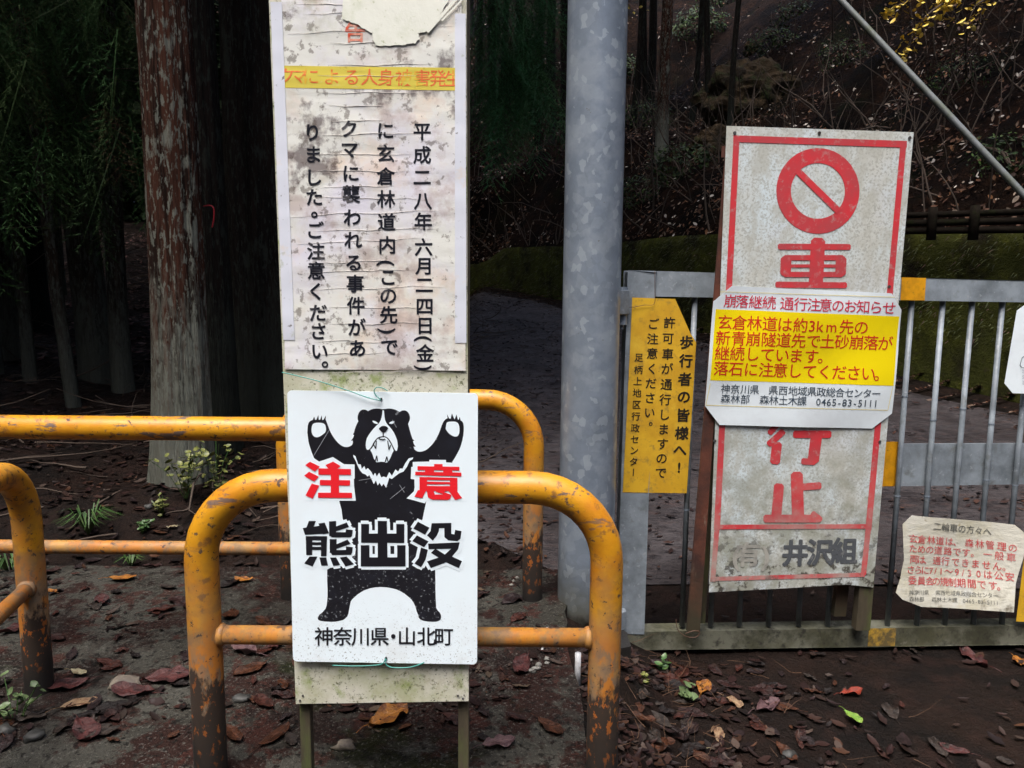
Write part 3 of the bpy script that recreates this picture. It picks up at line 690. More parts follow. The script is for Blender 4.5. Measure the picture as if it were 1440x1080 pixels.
# laminated sheet with gentle ripples
def ripple(px, py): return .0009 * noise.noise((px * .010, py * .03, 3)) + .0005 * noise.noise((px * .02, py * .12, 8)) + .0012
LP_ = Plane((-1, 1.228, 0), (1, 1.228, 0), (0, 1.228, -1)); LP_.warp = lambda px, py: ripple(px, py) * .8
LP_.warp = ripple
m = MB(); sheet(m, LP_, [(0, 394, -255), (1, 401, 519)], [(0, 646, -255), (1, 655, 521)], .0012, .0006, 40, 160)
lam_ = m.build('laminated_sheet', lamin, board, smooth=True)
m = MB(); sheet(m, LP_, [(0, 400, 93), (.5, 399, 108), (1, 400, 124)], [(0, 643, 96), (1, 644, 128)], .00145, .0002, 30, 12)
m.build('yellow_banner', bannerm, lam_, smooth=True)
for ch, x, k in zip('クマによる人身被害発生', (120, 185, 245, 350, 450, 540, 625, 715, 805, 885, 962), range(11)):
    m = MB(); put(m, LP_, ch, 370 + x / 3.6, 108 + k * .35, 25, off=.0017, fo=.006); m.build('character', inkfade, lam_)
m = MB(); put(m, LP_, '告', 500, 46, 31, off=.0017, bold=.02); m.build('character', inkor, lam_)
cols_ = [('平成二八年六月二四日(金)', [(594, 185.6), (594, 218.6), (594, 250), (595, 283), (595.5, 312), (596, 348), (597, 374.4), (597, 401), (597.5, 431), (598, 458), (598, 476), (598, 497), (598, 517)]),
    ('に玄倉林道内(この先)で', [(542.6, 184.7), (542.8, 216.7), (543, 248.6), (543.5, 280.6), (544, 313), (545, 345), (545.5, 370), (546, 390), (546.5, 416), (547, 443), (547, 465), (548, 488)]),
    ('クマに襲われる事件があ', [(491.5, 182), (492, 211), (494, 244.4), (494.5, 273.6), (496, 306.4), (497, 338), (498, 370), (500, 399.4), (501, 430), (502, 460.6), (503, 490)]),
    ('りました。ご注意ください。', [(440, 187), (441, 218), (441.5, 250), (442.5, 278), (451, 295), (443.5, 324.4), (445, 353.6), (445.5, 381), (445, 410), (448, 440), (448.5, 466), (450, 494), (466, 505)])]
for s, pts in cols_:
    for ch, (x, y) in zip(s, pts):
        m = MB(); put(m, LP_, ch, x, y, 26 if ch not in '。' else 27, off=.0017, bold=.014, rot=ch in '()', fo=.006)
        m.build('character', inknt, lam_)
m = MB(); rr = random.Random(5)
for k in range(26):                         # raised creases across the laminate
    y0 = -20 + k * 21.5 + rr.uniform(-5, 5); x0 = rr.uniform(402, 470); x1 = rr.uniform(540, 645); a_ = rr.uniform(-.05, .03); f0 = rr.uniform(0, 9)
    pts = []
    for i in range(22):
        x = x0 + (x1 - x0) * i / 21; pts.append(LP_.at(x, y0 + a_ * (x - x0) + 3 * noise.noise((x * .02, f0, 1)) + 1.2 * noise.noise((x * .09, f0, 1)), .0016))
    m.tube(pts, [.0001 + .00035 * math.sin(math.pi * i / 21) * (.4 + .6 * rr.random()) for i in range(22)], 5)
m.build('crease', foldm, lam_, smooth=True)
for xl0, xl1, y0, yr, w0 in ((381, 397, 4, 478, 17), (640, 655, 20, 482, 15)):
    m = MB(); sh = 0 if xl0 > 500 else 18
    sheet(m, LP_, [(0, xl0, y0), (1, xl0 + sh, yr)], [(0, xl1, y0), (1, xl1 + (sh if sh else 1), yr)], .0020, .0002, 4, 60); m.build('tape_strip', tapem, lam_, smooth=True)
tp = [(480, -80), (484, 0), (483, 12), (482, 28), (488, 30), (501, 34), (512, 41), (524, 48), (525, 55), (529, 65), (545, 66), (562, 65), (576, 63), (585, 62), (591, 55), (588, 48), (600, 45), (608, 43), (618, 22), (630, 4), (634, -80)]
rr = random.Random(8); tq = []
for a, b in zip(tp, tp[1:]):
    n_ = 5
    for i in range(n_): tq.append((a[0] + (b[0] - a[0]) * i / n_ + rr.uniform(-1, 1), a[1] + (b[1] - a[1]) * i / n_ + rr.uniform(-1, 1)))
tq.append(tp[-1])
m = MB(); poly(m, BP, tq, .0038); m.build('torn_paper', barem, board)
m = MB()
for (a, b, wd) in (((650, -10), (602, 46), 4.5), ((655, -4), (622, 30), 2.5)):
    stroke(m, BP, a, b, wd, .0046)
m.build('torn_strip', barem, board)
for px, py in ((422, 985), (651, 982), (426, 978), (644, 978)):
    m = MB(); q = BP.at(px, py); m.tube([q + Vector((0, .001, 0)), q - Vector((0, .0015, 0))], .0018, 10); m.build('nail', screwm, board)

# ---------------------------------------------------------------- bear warning sign
SP = Plane((-1, 1.2175, 0), (1, 1.2175, 0), (0, 1.2175, -1))
sb = SP.at(541, 932)
bear = thing('warning_sign', 'white metal warning sign with a black standing bear and red and black characters', 'sign', (sb.x, 1.218, sb.z))
cr = []
for (cx, cy, a0, dx, dy) in ((404, 549, 180, 6, 6), (672, 553, 270, -6, 6), (671, 934, 0, -6, -6), (412, 930, 90, 6, -6)):
    for k in range(6):
        a = R(a0 + 90 * k / 5); cr.append((cx + dx + 6 * math.cos(a), cy + dy + 6 * math.sin(a)))
m = MB(); tri = tessellate_polygon([[Vector((x, y, 0)) for x, y in cr]]); N_ = len(cr)
m.add([SP.at(x, y, .0006) for x, y in cr] + [SP.at(x, y, -.0008) for x, y in cr], [tuple(t) for t in tri] + [(k, (k + 1) % N_, N_ + (k + 1) % N_, N_ + k) for k in range(N_)] + [tuple(i + N_ for i in t)[::-1] for t in tri])
plate_ = m.build('plate', whitep, bear)
A = lambda L: [(425 + x / 9, 565 + y / 9) for x, y in L]
B = lambda L: [(540 + x / 9, 565 + y / 9) for x, y in L]
C = lambda L: [(425 + x / 4.696, 680 + y / 4.696) for x, y in L]
Z = lambda L: [(400 + x / 4, 560 + y / 4) for x, y in L]
o1, o2, o3 = .0007, .00074, .0012; _ctr[0] = 0
body = A([(150, 710), (130, 660), (112, 610), (95, 560), (80, 500), (72, 440), (66, 390), (68, 340), (72, 300), (80, 270), (92, 252), (110, 238), (135, 228), (152, 185), (165, 228), (182, 225), (205, 165), (212, 228), (228, 225), (248, 170), (255, 232), (272, 225), (300, 172), (298, 225), (310, 255), (320, 280), (345, 350), (362, 387), (380, 420), (404, 457), (430, 490), (454, 518), (480, 540), (505, 557), (530, 568), (556, 572), (580, 570), (604, 562), (625, 550), (635, 538), (642, 520), (642, 490), (618, 492), (645, 455), (658, 420), (642, 414), (655, 390), (667, 345), (680, 310), (695, 275), (712, 245), (703, 222), (702, 200), (704, 175), (712, 150), (724, 128), (740, 110), (760, 99), (785, 97), (805, 101), (820, 108), (835, 118), (850, 108), (870, 98), (905, 88), (940, 85), (975, 86), (1010, 92)]) + \
    B([(20, 90), (45, 86), (70, 85), (100, 88), (130, 95), (155, 104), (175, 115), (200, 127), (218, 115), (240, 108), (265, 108), (285, 115), (305, 132), (320, 155), (328, 182), (330, 210), (326, 232), (318, 250), (305, 280), (318, 325), (330, 370), (345, 420), (362, 470), (385, 488), (368, 500), (375, 522), (385, 545), (402, 568), (372, 565), (385, 600), (405, 617), (430, 628), (455, 631), (480, 628), (505, 621), (530, 610), (560, 588), (590, 560), (616, 532), (640, 500), (666, 456), (690, 410), (706, 370), (720, 330), (731, 297), (745, 265), (760, 240), (780, 220), (805, 205), (798, 155), (825, 210), (845, 212), (860, 145), (885, 205), (895, 222), (918, 160), (935, 222), (945, 228), (958, 190), (970, 235), (985, 243), (995, 255), (1005, 280), (1010, 310), (1010, 365), (1005, 420), (993, 485), (975, 550), (955, 602), (930, 650), (902, 700), (870, 750), (855, 790)]) + \
    C([(760, 60), (820, 115), (808, 170), (795, 232), (770, 300), (765, 420), (800, 500), (878, 570), (880, 640), (880, 700), (882, 760), (885, 820), (895, 837), (908, 850), (916, 866), (918, 880), (914, 896), (905, 905), (885, 911), (860, 912), (828, 910), (800, 905), (780, 897), (770, 885), (764, 862), (755, 840), (747, 810), (735, 785), (720, 763), (700, 745), (676, 726), (650, 710), (620, 697), (590, 690), (555, 684), (520, 682), (485, 684), (450, 690), (418, 701), (390, 715), (365, 732), (345, 750), (330, 764), (320, 780), (312, 822), (305, 860), (297, 878), (285, 890), (270, 900), (250, 905), (220, 911), (190, 912), (152, 910), (120, 905), (107, 899), (103, 890), (107, 876), (115, 865), (137, 846), (155, 825), (162, 803), (165, 780), (168, 740), (168, 700), (165, 630), (165, 568), (250, 520), (310, 450), (320, 340), (268, 232), (260, 170), (245, 116), (330, 60)])
_ctr[0] = 0; m = MB(); poly(m, SP, body, o1); m.build('bear_figure', inkbl, plate_); _ctr[0] = 0
m = MB()
# white parts inside the figure
muz = A([(1018, 103), (1013, 150), (1005, 200), (996, 228), (985, 250), (965, 278), (940, 300), (905, 338), (870, 380), (842, 420), (820, 460), (808, 505), (805, 550), (808, 585), (820, 605), (835, 607), (850, 600), (866, 580), (880, 560), (898, 523), (920, 490), (938, 466), (960, 450), (985, 440), (1010, 435)]) + B([(0, 434), (20, 438), (40, 448), (60, 465), (80, 492), (100, 528), (115, 560), (130, 590), (142, 612), (155, 622), (165, 617), (170, 600), (176, 565), (172, 520), (165, 480), (150, 440), (128, 393), (100, 350), (75, 318), (50, 292), (28, 262), (15, 230), (8, 190), (0, 110)])
poly(m, SP, muz, o2)
mouth = A([(862, 608), (880, 590), (905, 555), (925, 510), (945, 480), (968, 462), (1010, 450)]) + B([(10, 448), (35, 460), (55, 480), (80, 520), (100, 560), (122, 612), (120, 626), (105, 650), (90, 690), (60, 750), (38, 770), (15, 768)]) + A([(1050, 762), (1000, 757), (940, 766), (925, 745), (910, 722), (895, 680), (880, 640)])
poly(m, SP, mouth, o2)
poly(m, SP, smooth_pts(A([(890, 240), (925, 245), (960, 270), (945, 280), (905, 265)]), 3), o2); poly(m, SP, smooth_pts(B([(65, 270), (90, 250), (125, 245), (130, 262), (100, 280)]), 3), o2)
poly(m, SP, smooth_pts(A([(120, 340), (135, 285), (180, 265), (260, 270), (295, 300), (300, 370), (265, 410), (205, 445), (155, 440), (125, 400)])), o2)
poly(m, SP, smooth_pts(B([(785, 310), (800, 260), (860, 250), (920, 258), (950, 300), (955, 380), (935, 430), (890, 438), (830, 405), (785, 350)])), o2)
poly(m, SP, Z([(387, 318), (400, 325), (408, 350), (415, 370), (430, 372), (435, 397), (450, 380), (458, 402), (470, 392), (490, 415), (500, 435), (510, 418), (520, 440), (533, 418), (545, 445), (558, 440), (575, 445), (590, 415), (605, 435), (625, 400), (640, 412), (650, 395), (665, 395), (680, 365), (700, 337), (725, 332), (722, 342), (705, 352), (690, 385), (670, 412), (645, 422), (625, 437), (605, 454), (590, 447), (572, 503), (558, 480), (548, 495), (535, 475), (525, 490), (515, 462), (503, 482), (490, 455), (478, 432), (468, 440), (455, 427), (440, 422), (425, 405), (412, 380), (403, 355), (389, 330)]), o2)
# white surrounds of the characters
poly(m, SP, A([(140, 690), (150, 712), (215, 755), (390, 698), (530, 788), (665, 792), (665, 970), (655, 975), (658, 1070), (680, 1250), (0, 1250), (0, 720)]), o2 + 4e-5)
poly(m, SP, B([(365, 760), (575, 755), (575, 732), (785, 735), (785, 765), (855, 770), (1080, 772), (1080, 1255), (540, 1250), (517, 1284), (287, 1221), (380, 1130), (388, 1080), (385, 980), (340, 975), (345, 825), (365, 820)]), o2 + 4e-5)
KUMA = [[(45, 245), (92, 245), (72, 292), (28, 292)], [(5, 292), (150, 272), (165, 328), (20, 336)], [(108, 262), (150, 256), (178, 325), (140, 332)], [(25, 345), (68, 345), (68, 470), (28, 470)], [(25, 345), (165, 345), (165, 372), (25, 372)],
    [(125, 345), (165, 345), (162, 478), (125, 478)], [(60, 385), (130, 385), (130, 403), (60, 403)], [(60, 416), (130, 416), (130, 436), (60, 436)], [(178, 248), (225, 245), (225, 345), (180, 345)], [(180, 318), (330, 320), (330, 345), (320, 353), (195, 353)],
    [(222, 282), (295, 255), (310, 285), (222, 314)], [(290, 300), (335, 305), (330, 345), (285, 345)], [(183, 365), (228, 365), (228, 460), (183, 455)], [(225, 400), (300, 368), (320, 395), (225, 430)], [(183, 438), (330, 435), (325, 468), (198, 470)],
    [(290, 413), (335, 418), (330, 460), (290, 460)], [(50, 480), (102, 480), (70, 545), (15, 525)], [(115, 486), (160, 486), (172, 540), (128, 540)], [(185, 486), (225, 486), (252, 535), (207, 542)], [(250, 486), (295, 480), (342, 530), (287, 545)]]
DE = [[(500, 245), (560, 245), (565, 545), (500, 545)], [(390, 265), (442, 265), (442, 388), (390, 388)], [(622, 265), (675, 265), (675, 390), (622, 390)], [(390, 328), (675, 328), (675, 390), (390, 388)], [(388, 405), (445, 405), (445, 545), (388, 545)], [(628, 405), (683, 405), (683, 545), (628, 545)], [(388, 485), (683, 485), (683, 545), (388, 545)]]
BO = [[(735, 295), (765, 250), (840, 290), (812, 335)], [(728, 378), (758, 340), (835, 380), (805, 418)], [(742, 525), (770, 490), (785, 420), (830, 436), (815, 500), (785, 550)], [(855, 262), (905, 262), (903, 310), (890, 340), (862, 374), (825, 340), (848, 312)], [(858, 260), (985, 258), (985, 292), (858, 294)],
    [(938, 270), (985, 270), (985, 330), (1005, 334), (1010, 304), (1052, 312), (1045, 362), (1025, 378), (965, 372), (940, 352)], [(832, 395), (1040, 386), (1030, 430), (990, 480), (1055, 510), (1035, 556), (950, 518), (850, 556), (825, 512), (900, 486), (850, 455), (880, 428), (942, 466), (985, 428), (835, 432)]]
for g_ in KUMA + DE + BO: poly(m, SP, C(g_), o2 + 8e-5, grow=4.6, n=6)
m.build('white_print', inkwh, plate_)
m = MB()
poly(m, SP, A([(970, 340), (985, 322), (1000, 311), (1018, 304), (1040, 302), (1062, 308), (1080, 320), (1092, 336), (1075, 355), (1060, 372), (1045, 384), (1030, 388), (1012, 382), (995, 368)]), o3)
for a, b in (((1026, 385), (1028, 440)), ((940, 490), (932, 592)), ((905, 535), (932, 592)), ((945, 680), (925, 750)), ((945, 680), (955, 750)), ((970, 472), (985, 462)), ((985, 464), (998, 482)), ((998, 482), (1010, 466)), ((1010, 466), (1024, 486)), ((1024, 486), (1040, 466)), ((1040, 466), (1054, 480)), ((1083, 490), (1098, 602)), ((1098, 602), (1122, 545)), ((1072, 690), (1052, 760)), ((1072, 690), (1088, 755))):
    a, b = A([a])[0], A([b])[0]; stroke(m, SP, a, b, 1.4 if a[0] != b[0] else 1.2, o3, False)
m.build('black_detail', inkbl2, plate_)
for grp_ in (KUMA, DE, BO):
    m = MB()
    for g_ in grp_: poly(m, SP, C(g_), o3)
    m.build('character', inkbl2, plate_)
for ch, x in zip('神奈川県・山北町', (145, 268, 388, 512, 602, 692, 820, 935)): m = MB(); put(m, SP, ch, 425 + x / 4.696, 680 + 1012 / 4.696 - .6, 27.5, off=.0011, bold=.012); m.build('character', inkbl2, plate_)
m = MB()
for g_ in ([(118, 375), (145, 356), (200, 383), (172, 411)], [(112, 435), (140, 412), (195, 440), (168, 467)], [(155, 478), (197, 490), (160, 563), (120, 545)], [(232, 375), (275, 355), (317, 380), (298, 396), (250, 396)], [(192, 393), (375, 397), (375, 430), (192, 428)], [(200, 458), (370, 460), (370, 490), (200, 488)], [(190, 530), (380, 530), (382, 560), (190, 558)], [(262, 395), (308, 395), (308, 535), (262, 535)]):
    poly(m, SP, Z(g_), o3)
m.build('character', inkrd, plate_); m = MB()
for g_ in ([(520, 850), (635, 850), (635, 890), (520, 890)], [(750, 855), (865, 855), (865, 895), (750, 890)], [(425, 812), (955, 820), (955, 866), (425, 860)], [(398, 882), (980, 893), (980, 940), (395, 925)], [(635, 785), (742, 785), (742, 820), (635, 815)],
           [(450, 948), (930, 960), (930, 990), (450, 985)], [(450, 948), (545, 950), (545, 1125), (450, 1120)], [(835, 955), (930, 960), (930, 1130), (835, 1128)], [(450, 1005), (930, 1015), (930, 1040), (450, 1040)], [(450, 1060), (930, 1066), (930, 1130), (450, 1122)]):
    poly(m, SP, B(g_), o3)
for g_ in ([(752, 515), (796, 520), (775, 560), (732, 552)], [(800, 517), (840, 517), (845, 540), (890, 540), (903, 528), (940, 542), (935, 562), (920, 570), (830, 568), (808, 555)], [(862, 512), (905, 518), (895, 538), (850, 524)], [(925, 520), (968, 518), (1000, 560), (960, 570)]):
    poly(m, SP, Z(g_), o3)
m.build('character', inkrd, plate_)
scr = MB()                                   # fine scratches on the print
for a, b in (((442, 640), (463, 605)), ((505, 675), (524, 672)), ((549, 701), (570, 684)), ((562, 681), (569, 692)), ((552, 590), (558, 601))):
    stroke(scr, SP, a, b, .55, .0022, False)
scr.build('scratch', solid('scratch_white', S(160, 165, 172), .5), plate_)
for px, py in ((536, 561), (543, 925)):
    m = MB(); q = SP.at(px, py); m.tube([q, q - Vector((0, .0022, 0))], .0022, 12); m.build('hole', solid('dark_hole', (.02, .02, .02)), bear)
def wire(pts, pl, r, m, label, off=.003):
    m_ = MB(); q = [pl.at(x, y, off) for x, y in smooth_open(pts)]; m_.tube(q, r, 6); o = m_.build('tie_wire', m, smooth=True, loc=q[0]); return tagit(o, label, 'wire')
def smooth_open(p, n=5):
    p = [p[0]] + list(p) + [p[-1]]; out = []
    for i in range(1, len(p) - 2):
        p0, p1, p2, p3 = map(Vector, p[i - 1:i + 3])
        for j in range(n):
            t = j / n; out.append(tuple(.5 * ((2 * p1) + (-p0 + p2) * t + (2 * p0 - 5 * p1 + 4 * p2 - p3) * t * t + (-p0 + 3 * p1 - 3 * p2 + p3) * t ** 3)))
    out.append(tuple(p[-2])); return out
wire([(398, 523), (420, 528), (455, 537), (495, 550), (520, 559), (536, 562), (530, 556), (527, 549), (531, 544), (539, 545), (546, 549)], SP, .0009, wirem, 'thin green wire looped through the hole at the top of the bear sign', .006)
wire([(468, 934), (500, 935), (535, 933), (543, 925), (543, 932), (552, 937), (575, 937), (590, 933), (597, 930)], SP, .0009, wirem, 'thin green wire tied under the bottom edge of the bear sign', .004)

# ---------------------------------------------------------------- gate
def gy(px): return 2.2 + .10 * (px - 885) / 555
GA, GB = P(885, 650, gy(885)), P(1440, 650, gy(1440))
GP = Plane(GA, GB, (GA.x, GA.y, GA.z - 1))
gx = (Vector((GB.x, GB.y, 0)) - Vector((GA.x, GA.y, 0))).normalized()
def prism(m, pl, pts, off, th):
    N_ = len(pts); F = [pl.at(x, y, off) for x, y in pts]; Bk = [q - pl.n * th for q in F]
    tri = tessellate_polygon([[Vector((x, y, 0)) for x, y in pts]])
    m.add(F + Bk, [tuple(t) for t in tri] + [tuple(i + N_ for i in t)[::-1] for t in tri] + [(k, (k + 1) % N_, N_ + (k + 1) % N_, N_ + k) for k in range(N_)])
gb = GP.at(1150, 910)
gate = thing('metal_gate', 'grey galvanised steel barred gate across the forest road', 'gate', (gb.x, gb.y, gz(gb.x, gb.y)))
XR = 1680
m = MB(); prism(m, GP, [(885, 381), (XR, 401), (XR, 428), (884, 415.5)], 0, .05); m.build('top_rail', galv2, gate, bevel=.003)
m = MB(); prism(m, GP, [(884.5, 382), (922, 383), (904, 890), (868, 889)], .0025, .055); m.build('stile', galv2, gate, bevel=.004)
m = MB(); prism(m, GP, [(1640, 400), (1680, 401), (1640, 880), (1602, 880)], .0025, .055); m.build('stile', galv2, gate, bevel=.004)
m = MB(); prism(m, GP, [(868, 890), (XR, 877), (XR, 903), (866, 914)], 0, .06); m.build('bottom_rail', mossrail, gate, bevel=.003)
m = MB(); prism(m, GP, [(1030, 629), (XR, 625), (XR, 681), (1030, 692)], -.034, .006); m.build('middle_rail', galv2, gate)
m = MB(); prism(m, GP, [(1230, 624.5), (1275, 624.2), (1271, 687.5), (1228, 688.2)], -.0335, .0012); m.build('yellow_band', yrefl, gate)
m = MB(); prism(m, GP, [(1268, 390), (1302, 390.8), (1300, 422.4), (1266, 422)], .0012, .001); m.build('yellow_band', yrefl, gate)
m = MB(); prism(m, GP, [(1222, 884), (1260, 883.4), (1258, 908.2), (1220, 908.6)], .0012, .001); m.build('yellow_band', yworn, gate)
bx = [(981, 963), (1024, 1005), (1067, 1047), (1111, 1090), (1156, 1132), (1200, 1175), (1245, 1217), (1290, 1256), (1334, 1297), (1376, 1337), (1419, 1377), (1462, 1418), (1505, 1459), (1548, 1500), (1592, 1541)]
m0 = None
for xt, xb in bx:
    m = MB(); a = GP.at(xt, 400, -.021); b = Vector((a.x, a.y, GP.at(xb, 884, -.021).z))
    m.tube([a, b], .0083, 14); m.build('bar', galv2, gate, smooth=True)
    for py in (0.33, .62):
        q = a.lerp(b, py + random.uniform(-.08, .08)); c = MB(); c.tube([q - Vector((0, 0, .002)), q + Vector((0, 0, .002))], .0093, 12); c.build('weld_spot', galv, gate)
# hinge between the pole and the stile
m = MB(); q = GP.at(874, 425, .0); a = Vector((pc.x + .07, pc.y - .01, q.z)); m.box((a + q) / 2, (q - a) / 2 + gx * .02, (0, .022, 0), (0, 0, .035)); m.build('hinge_plate', galv2, gate, bevel=.002)
m = MB(); q = GP.at(873, 430, .012); m.tube([q + Vector((0, 0, .055)), q - Vector((0, 0, .055))], .017, 18); m.tube([q + Vector((0, 0, -.05)), q - Vector((0, 0, .068))], .008, 12); m.build('hinge_pin', galv, gate, smooth=False)
m = MB(); q2 = GP.at(870, 868, .0); a = Vector((pc.x + .07, pc.y - .01, q2.z)); m.box((a + q2) / 2, (q2 - a) / 2 + gx * .02, (0, .022, 0), (0, 0, .03)); m.build('hinge_plate', galv2, gate, bevel=.002)

# ---------------------------------------------------------------- no vehicles sign
def gp(px, py, o): return P(px, py, gy(px) - o)
NP = Plane(gp(1022, 177, .17), gp(1285, 186, .17), gp(1110, 830, .062))
nb = NP.at(1112, 830)
nsign = thing('road_sign', 'weathered white board with a red prohibition ring and red characters, leaning on the gate', 'sign', (nb.x, nb.y, nb.z - .11))
m = MB(); prism(m, NP, [(1022, 177), (1285, 186), (1228, 826), (1190, 822), (1110, 827), (997, 833)], 0, .0025); np_ = m.build('plate', gsign, nsign)
m = MB(); prism(m, NP, [(1025, 181), (1033, 181), (985, 891), (967, 889)], -.0055, .010); m.build('leg', rustm, nsign)
m = MB(); prism(m, NP, [(1034, 200), (1044, 200), (998, 886), (982, 886)], -.04, .02); m.build('leg', woodm, nsign)
m = MB(); prism(m, NP, [(1266, 190), (1282, 190), (1225, 888), (1205, 888)], -.0055, .028); m.build('leg', woodm, nsign)
m = MB(); prism(m, NP, [(1246, 300), (1258, 300), (1199, 876), (1182, 876)], -.04, .02); m.build('leg', rustm, nsign)
m = MB(); prism(m, NP, [(1016, 205), (1280, 210), (1278, 226), (1015, 221)], -.004, .0014); m.build('cross_bar', rustm, nsign)
po = .0005
def seg(m, a, b, wd, off=po, rnd=False): stroke(m, NP, a, b, wd, off, rnd)
m = MB()
for a, b, wd in (((1031, 195), (1275, 203), 9.5), ((1035.5, 196), (1008, 745), 8.5), ((1270, 204), (1221, 745), 8.5)): seg(m, a, b, wd)
seg(m, (1004, 741), (1225, 740), 6.5, .0007)
for a, b, wd in (((1008, 745), (1002, 818), 7), ((1221, 742), (1214, 808), 7.5), ((1004, 814), (1216, 808), 6)): seg(m, a, b, wd)
m.build('red_border', gred, np_); m = MB(); ring = 48; vs = []; fs = []
for k in range(ring):
    a = 2 * math.pi * k / ring
    for r_ in (58.5, 38.0): vs.append(NP.at(1150 + r_ * math.cos(a), 268.5 + r_ * 1.03 * math.sin(a), .0007))
for k in range(ring):
    k2 = (k + 1) % ring; fs.append((2 * k, 2 * k2, 2 * k2 + 1, 2 * k + 1))
m.add(vs, fs)
seg(m, (1121, 240), (1179, 297), 9.5, .0009)
m.build('prohibition_ring', gred, np_)
m = MB(); F = lambda x, y: (970 + x / 2.248, 160 + y / 2.248); H = lambda x, y: (860 + x / 2.16, 580 + y / 2.16)
k_ = 0
for a, b, wd in (((282, 420), (504, 421), 8.4), ((405, 402), (398, 540), 20), ((300, 455), (482, 455), 7.5), ((300, 508), (480, 508), 7.5), ((304, 458), (302, 505), 15), ((478, 458), (476, 505), 15), ((305, 481), (478, 481), 4.5), ((274, 540), (492, 542), 8.4)):
    seg(m, F(*a), F(*b), wd, .0007 + k_ * 1e-5, True); k_ += 1
m.build('character', gred, np_); m = MB()
for a, b, wd in (((520, 58), (478, 96), 9), ((502, 96), (496, 150), 14), ((500, 40), (480, 62), 8), ((556, 66), (662, 66), 10.5), ((622, 70), (612, 146), 16), ((580, 148), (615, 150), 9),
                 ((562, 188), (566, 318), 17), ((508, 222), (500, 312), 14), ((580, 226), (632, 222), 10), ((466, 322), (630, 322), 11), ((610, 306), (634, 326), 8)):
    if a == (562, 188): m.build('character', gred, np_); m = MB()
    seg(m, H(*a), H(*b), wd, .0007 + k_ * 1e-5, True); k_ += 1
m.build('character', gred, np_)
for ch, x, y in (('井', 1118, 778), ('沢', 1153, 777), ('組', 1187, 775)): m = MB(); put(m, NP, ch, x, y, 38, ux=(1, -.01), dn=(-.05, 1), off=.0007, bold=.03, fo=.008); m.build('character', ggrey2, np_)
for ch, x, y in (('(', 1036, 781), ('有', 1052, 780), (')', 1076, 781)): m = MB(); put(m, NP, ch, x, y, 36, ux=(1, -.01), dn=(-.05, 1), off=.0007, bold=.025, fo=.008); m.build('character', ggrey, np_)
for px, py in ((1033, 187), (1152, 187), (1279, 194), (1005, 620), (1237, 621), (1250, 403)):
    m = MB(); q = NP.at(px, py); m.tube([q, q + NP.n * .002], .0045, 12); m.build('screw', screwm, nsign)
q = NP.at(972, 880); m = MB(); rr = random.Random(1)
m.tube([NP.at(x, y, o) for x, y, o in smooth_open([(950, 866, -.03), (952, 882, .004), (965, 893, .01), (980, 890, .008), (981, 884, -.01)], 5) ] if False else [NP.at(x, y, .012) for x, y in smooth_open([(949, 868), (951, 882), (963, 892), (977, 893), (982, 886), (975, 884), (962, 888)])], .0011, 6)
tagit(m.build('binding_wire', rwire, smooth=True, loc=q), 'rusty binding wire tying the leaning road sign to the gate foot', 'wire')

# rockfall notice on the road sign
T7 = lambda x, y: (980 + x / 4.697, 390 + y / 4.697)
RP = Plane(NP.at(1022, 177, .006), NP.at(1285, 186, .006), NP.at(1110, 830, .006))
RP.warp = lambda px, py: .004 * math.cos((px - 1130) * .045) * (.5 + .5 * math.sin(py * .02)) + .002 * math.sin(py * .05 + px * .02)
qn = RP.at(1130, 603)
rock_notice = thing('rockfall_notice', 'white and yellow laminated notice with cut corners fixed over the road sign', 'notice', qn)
Lr = [(0, *T7(230, 58)), (.13, *T7(107, 160)), (.55, *T7(75, 560)), (.85, *T7(55, 850)), (1, *T7(150, 975))]
Rr = [(0, *T7(1280, 105)), (.13, *T7(1347, 215)), (.50, *T7(1330, 480)), (.85, *T7(1290, 900)), (1, *T7(1160, 1000))]
m = MB(); sheet(m, RP, Lr, Rr, 0, .0006, 30, 24); rn_ = m.build('sheet', paper, rock_notice, smooth=True)
m = MB(); sheet(m, RP, [(0, *T7(124, 210)), (1, *T7(86, 680))], [(0, *T7(1334, 258)), (1, *T7(1296, 716))], .0004, .0001, 30, 16); m.build('yellow_band', payel, rn_, smooth=True)
for a, b in (((150, 95), (1300, 130)), ((88, 700), (60, 845)), ((1290, 722), (1262, 875)), ((62, 845), (1262, 878))):
    m = MB(); N_ = 12; a = T7(*a); b = T7(*b)
    for i in range(N_):
        stroke(m, RP, (a[0] + (b[0] - a[0]) * i / N_, a[1] + (b[1] - a[1]) * i / N_), (a[0] + (b[0] - a[0]) * (i + 1) / N_, a[1] + (b[1] - a[1]) * (i + 1) / N_), .7, .0006, False)
    m.build('border_line', paline, rn_)
def rowt(pl, T, s, xs, y0, y1, em, mt, name, parent, off=.0009, bold=0, dn=(-.08, 1), x0=None, fo=0.0, sx=1):
    X0, X1 = xs[0], xs[-1]
    a = T(X0, y0); b = T(X1, y1); L_ = math.hypot(b[0] - a[0], b[1] - a[1]); ux = ((b[0] - a[0]) / L_, (b[1] - a[1]) / L_)
    for ch, x in zip(s, xs):
        if ch == ' ': continue
        y = y0 + (y1 - y0) * (x - X0) / (X1 - X0); p = T(x, y); m = MB(); put(m, pl, ch, p[0], p[1], em, ux, dn, off, bold, sx=sx, fo=fo); m.build('character', mt, parent)
rowt(RP, T7, '崩落継続通行注意のお知らせ', (222, 302, 392, 480, 594, 682, 768, 848, 932, 1015, 1100, 1182, 1266), 158, 203, 19.6, papnk, 'heading_lettering', rn_, fo=.004)
rowt(RP, T7, '玄倉林道は約3km先の', (186, 284, 382, 482, 577, 680, 755, 812, 888, 990, 1088), 298, 332, 21.8, pared, 'lettering', rn_, fo=.005)
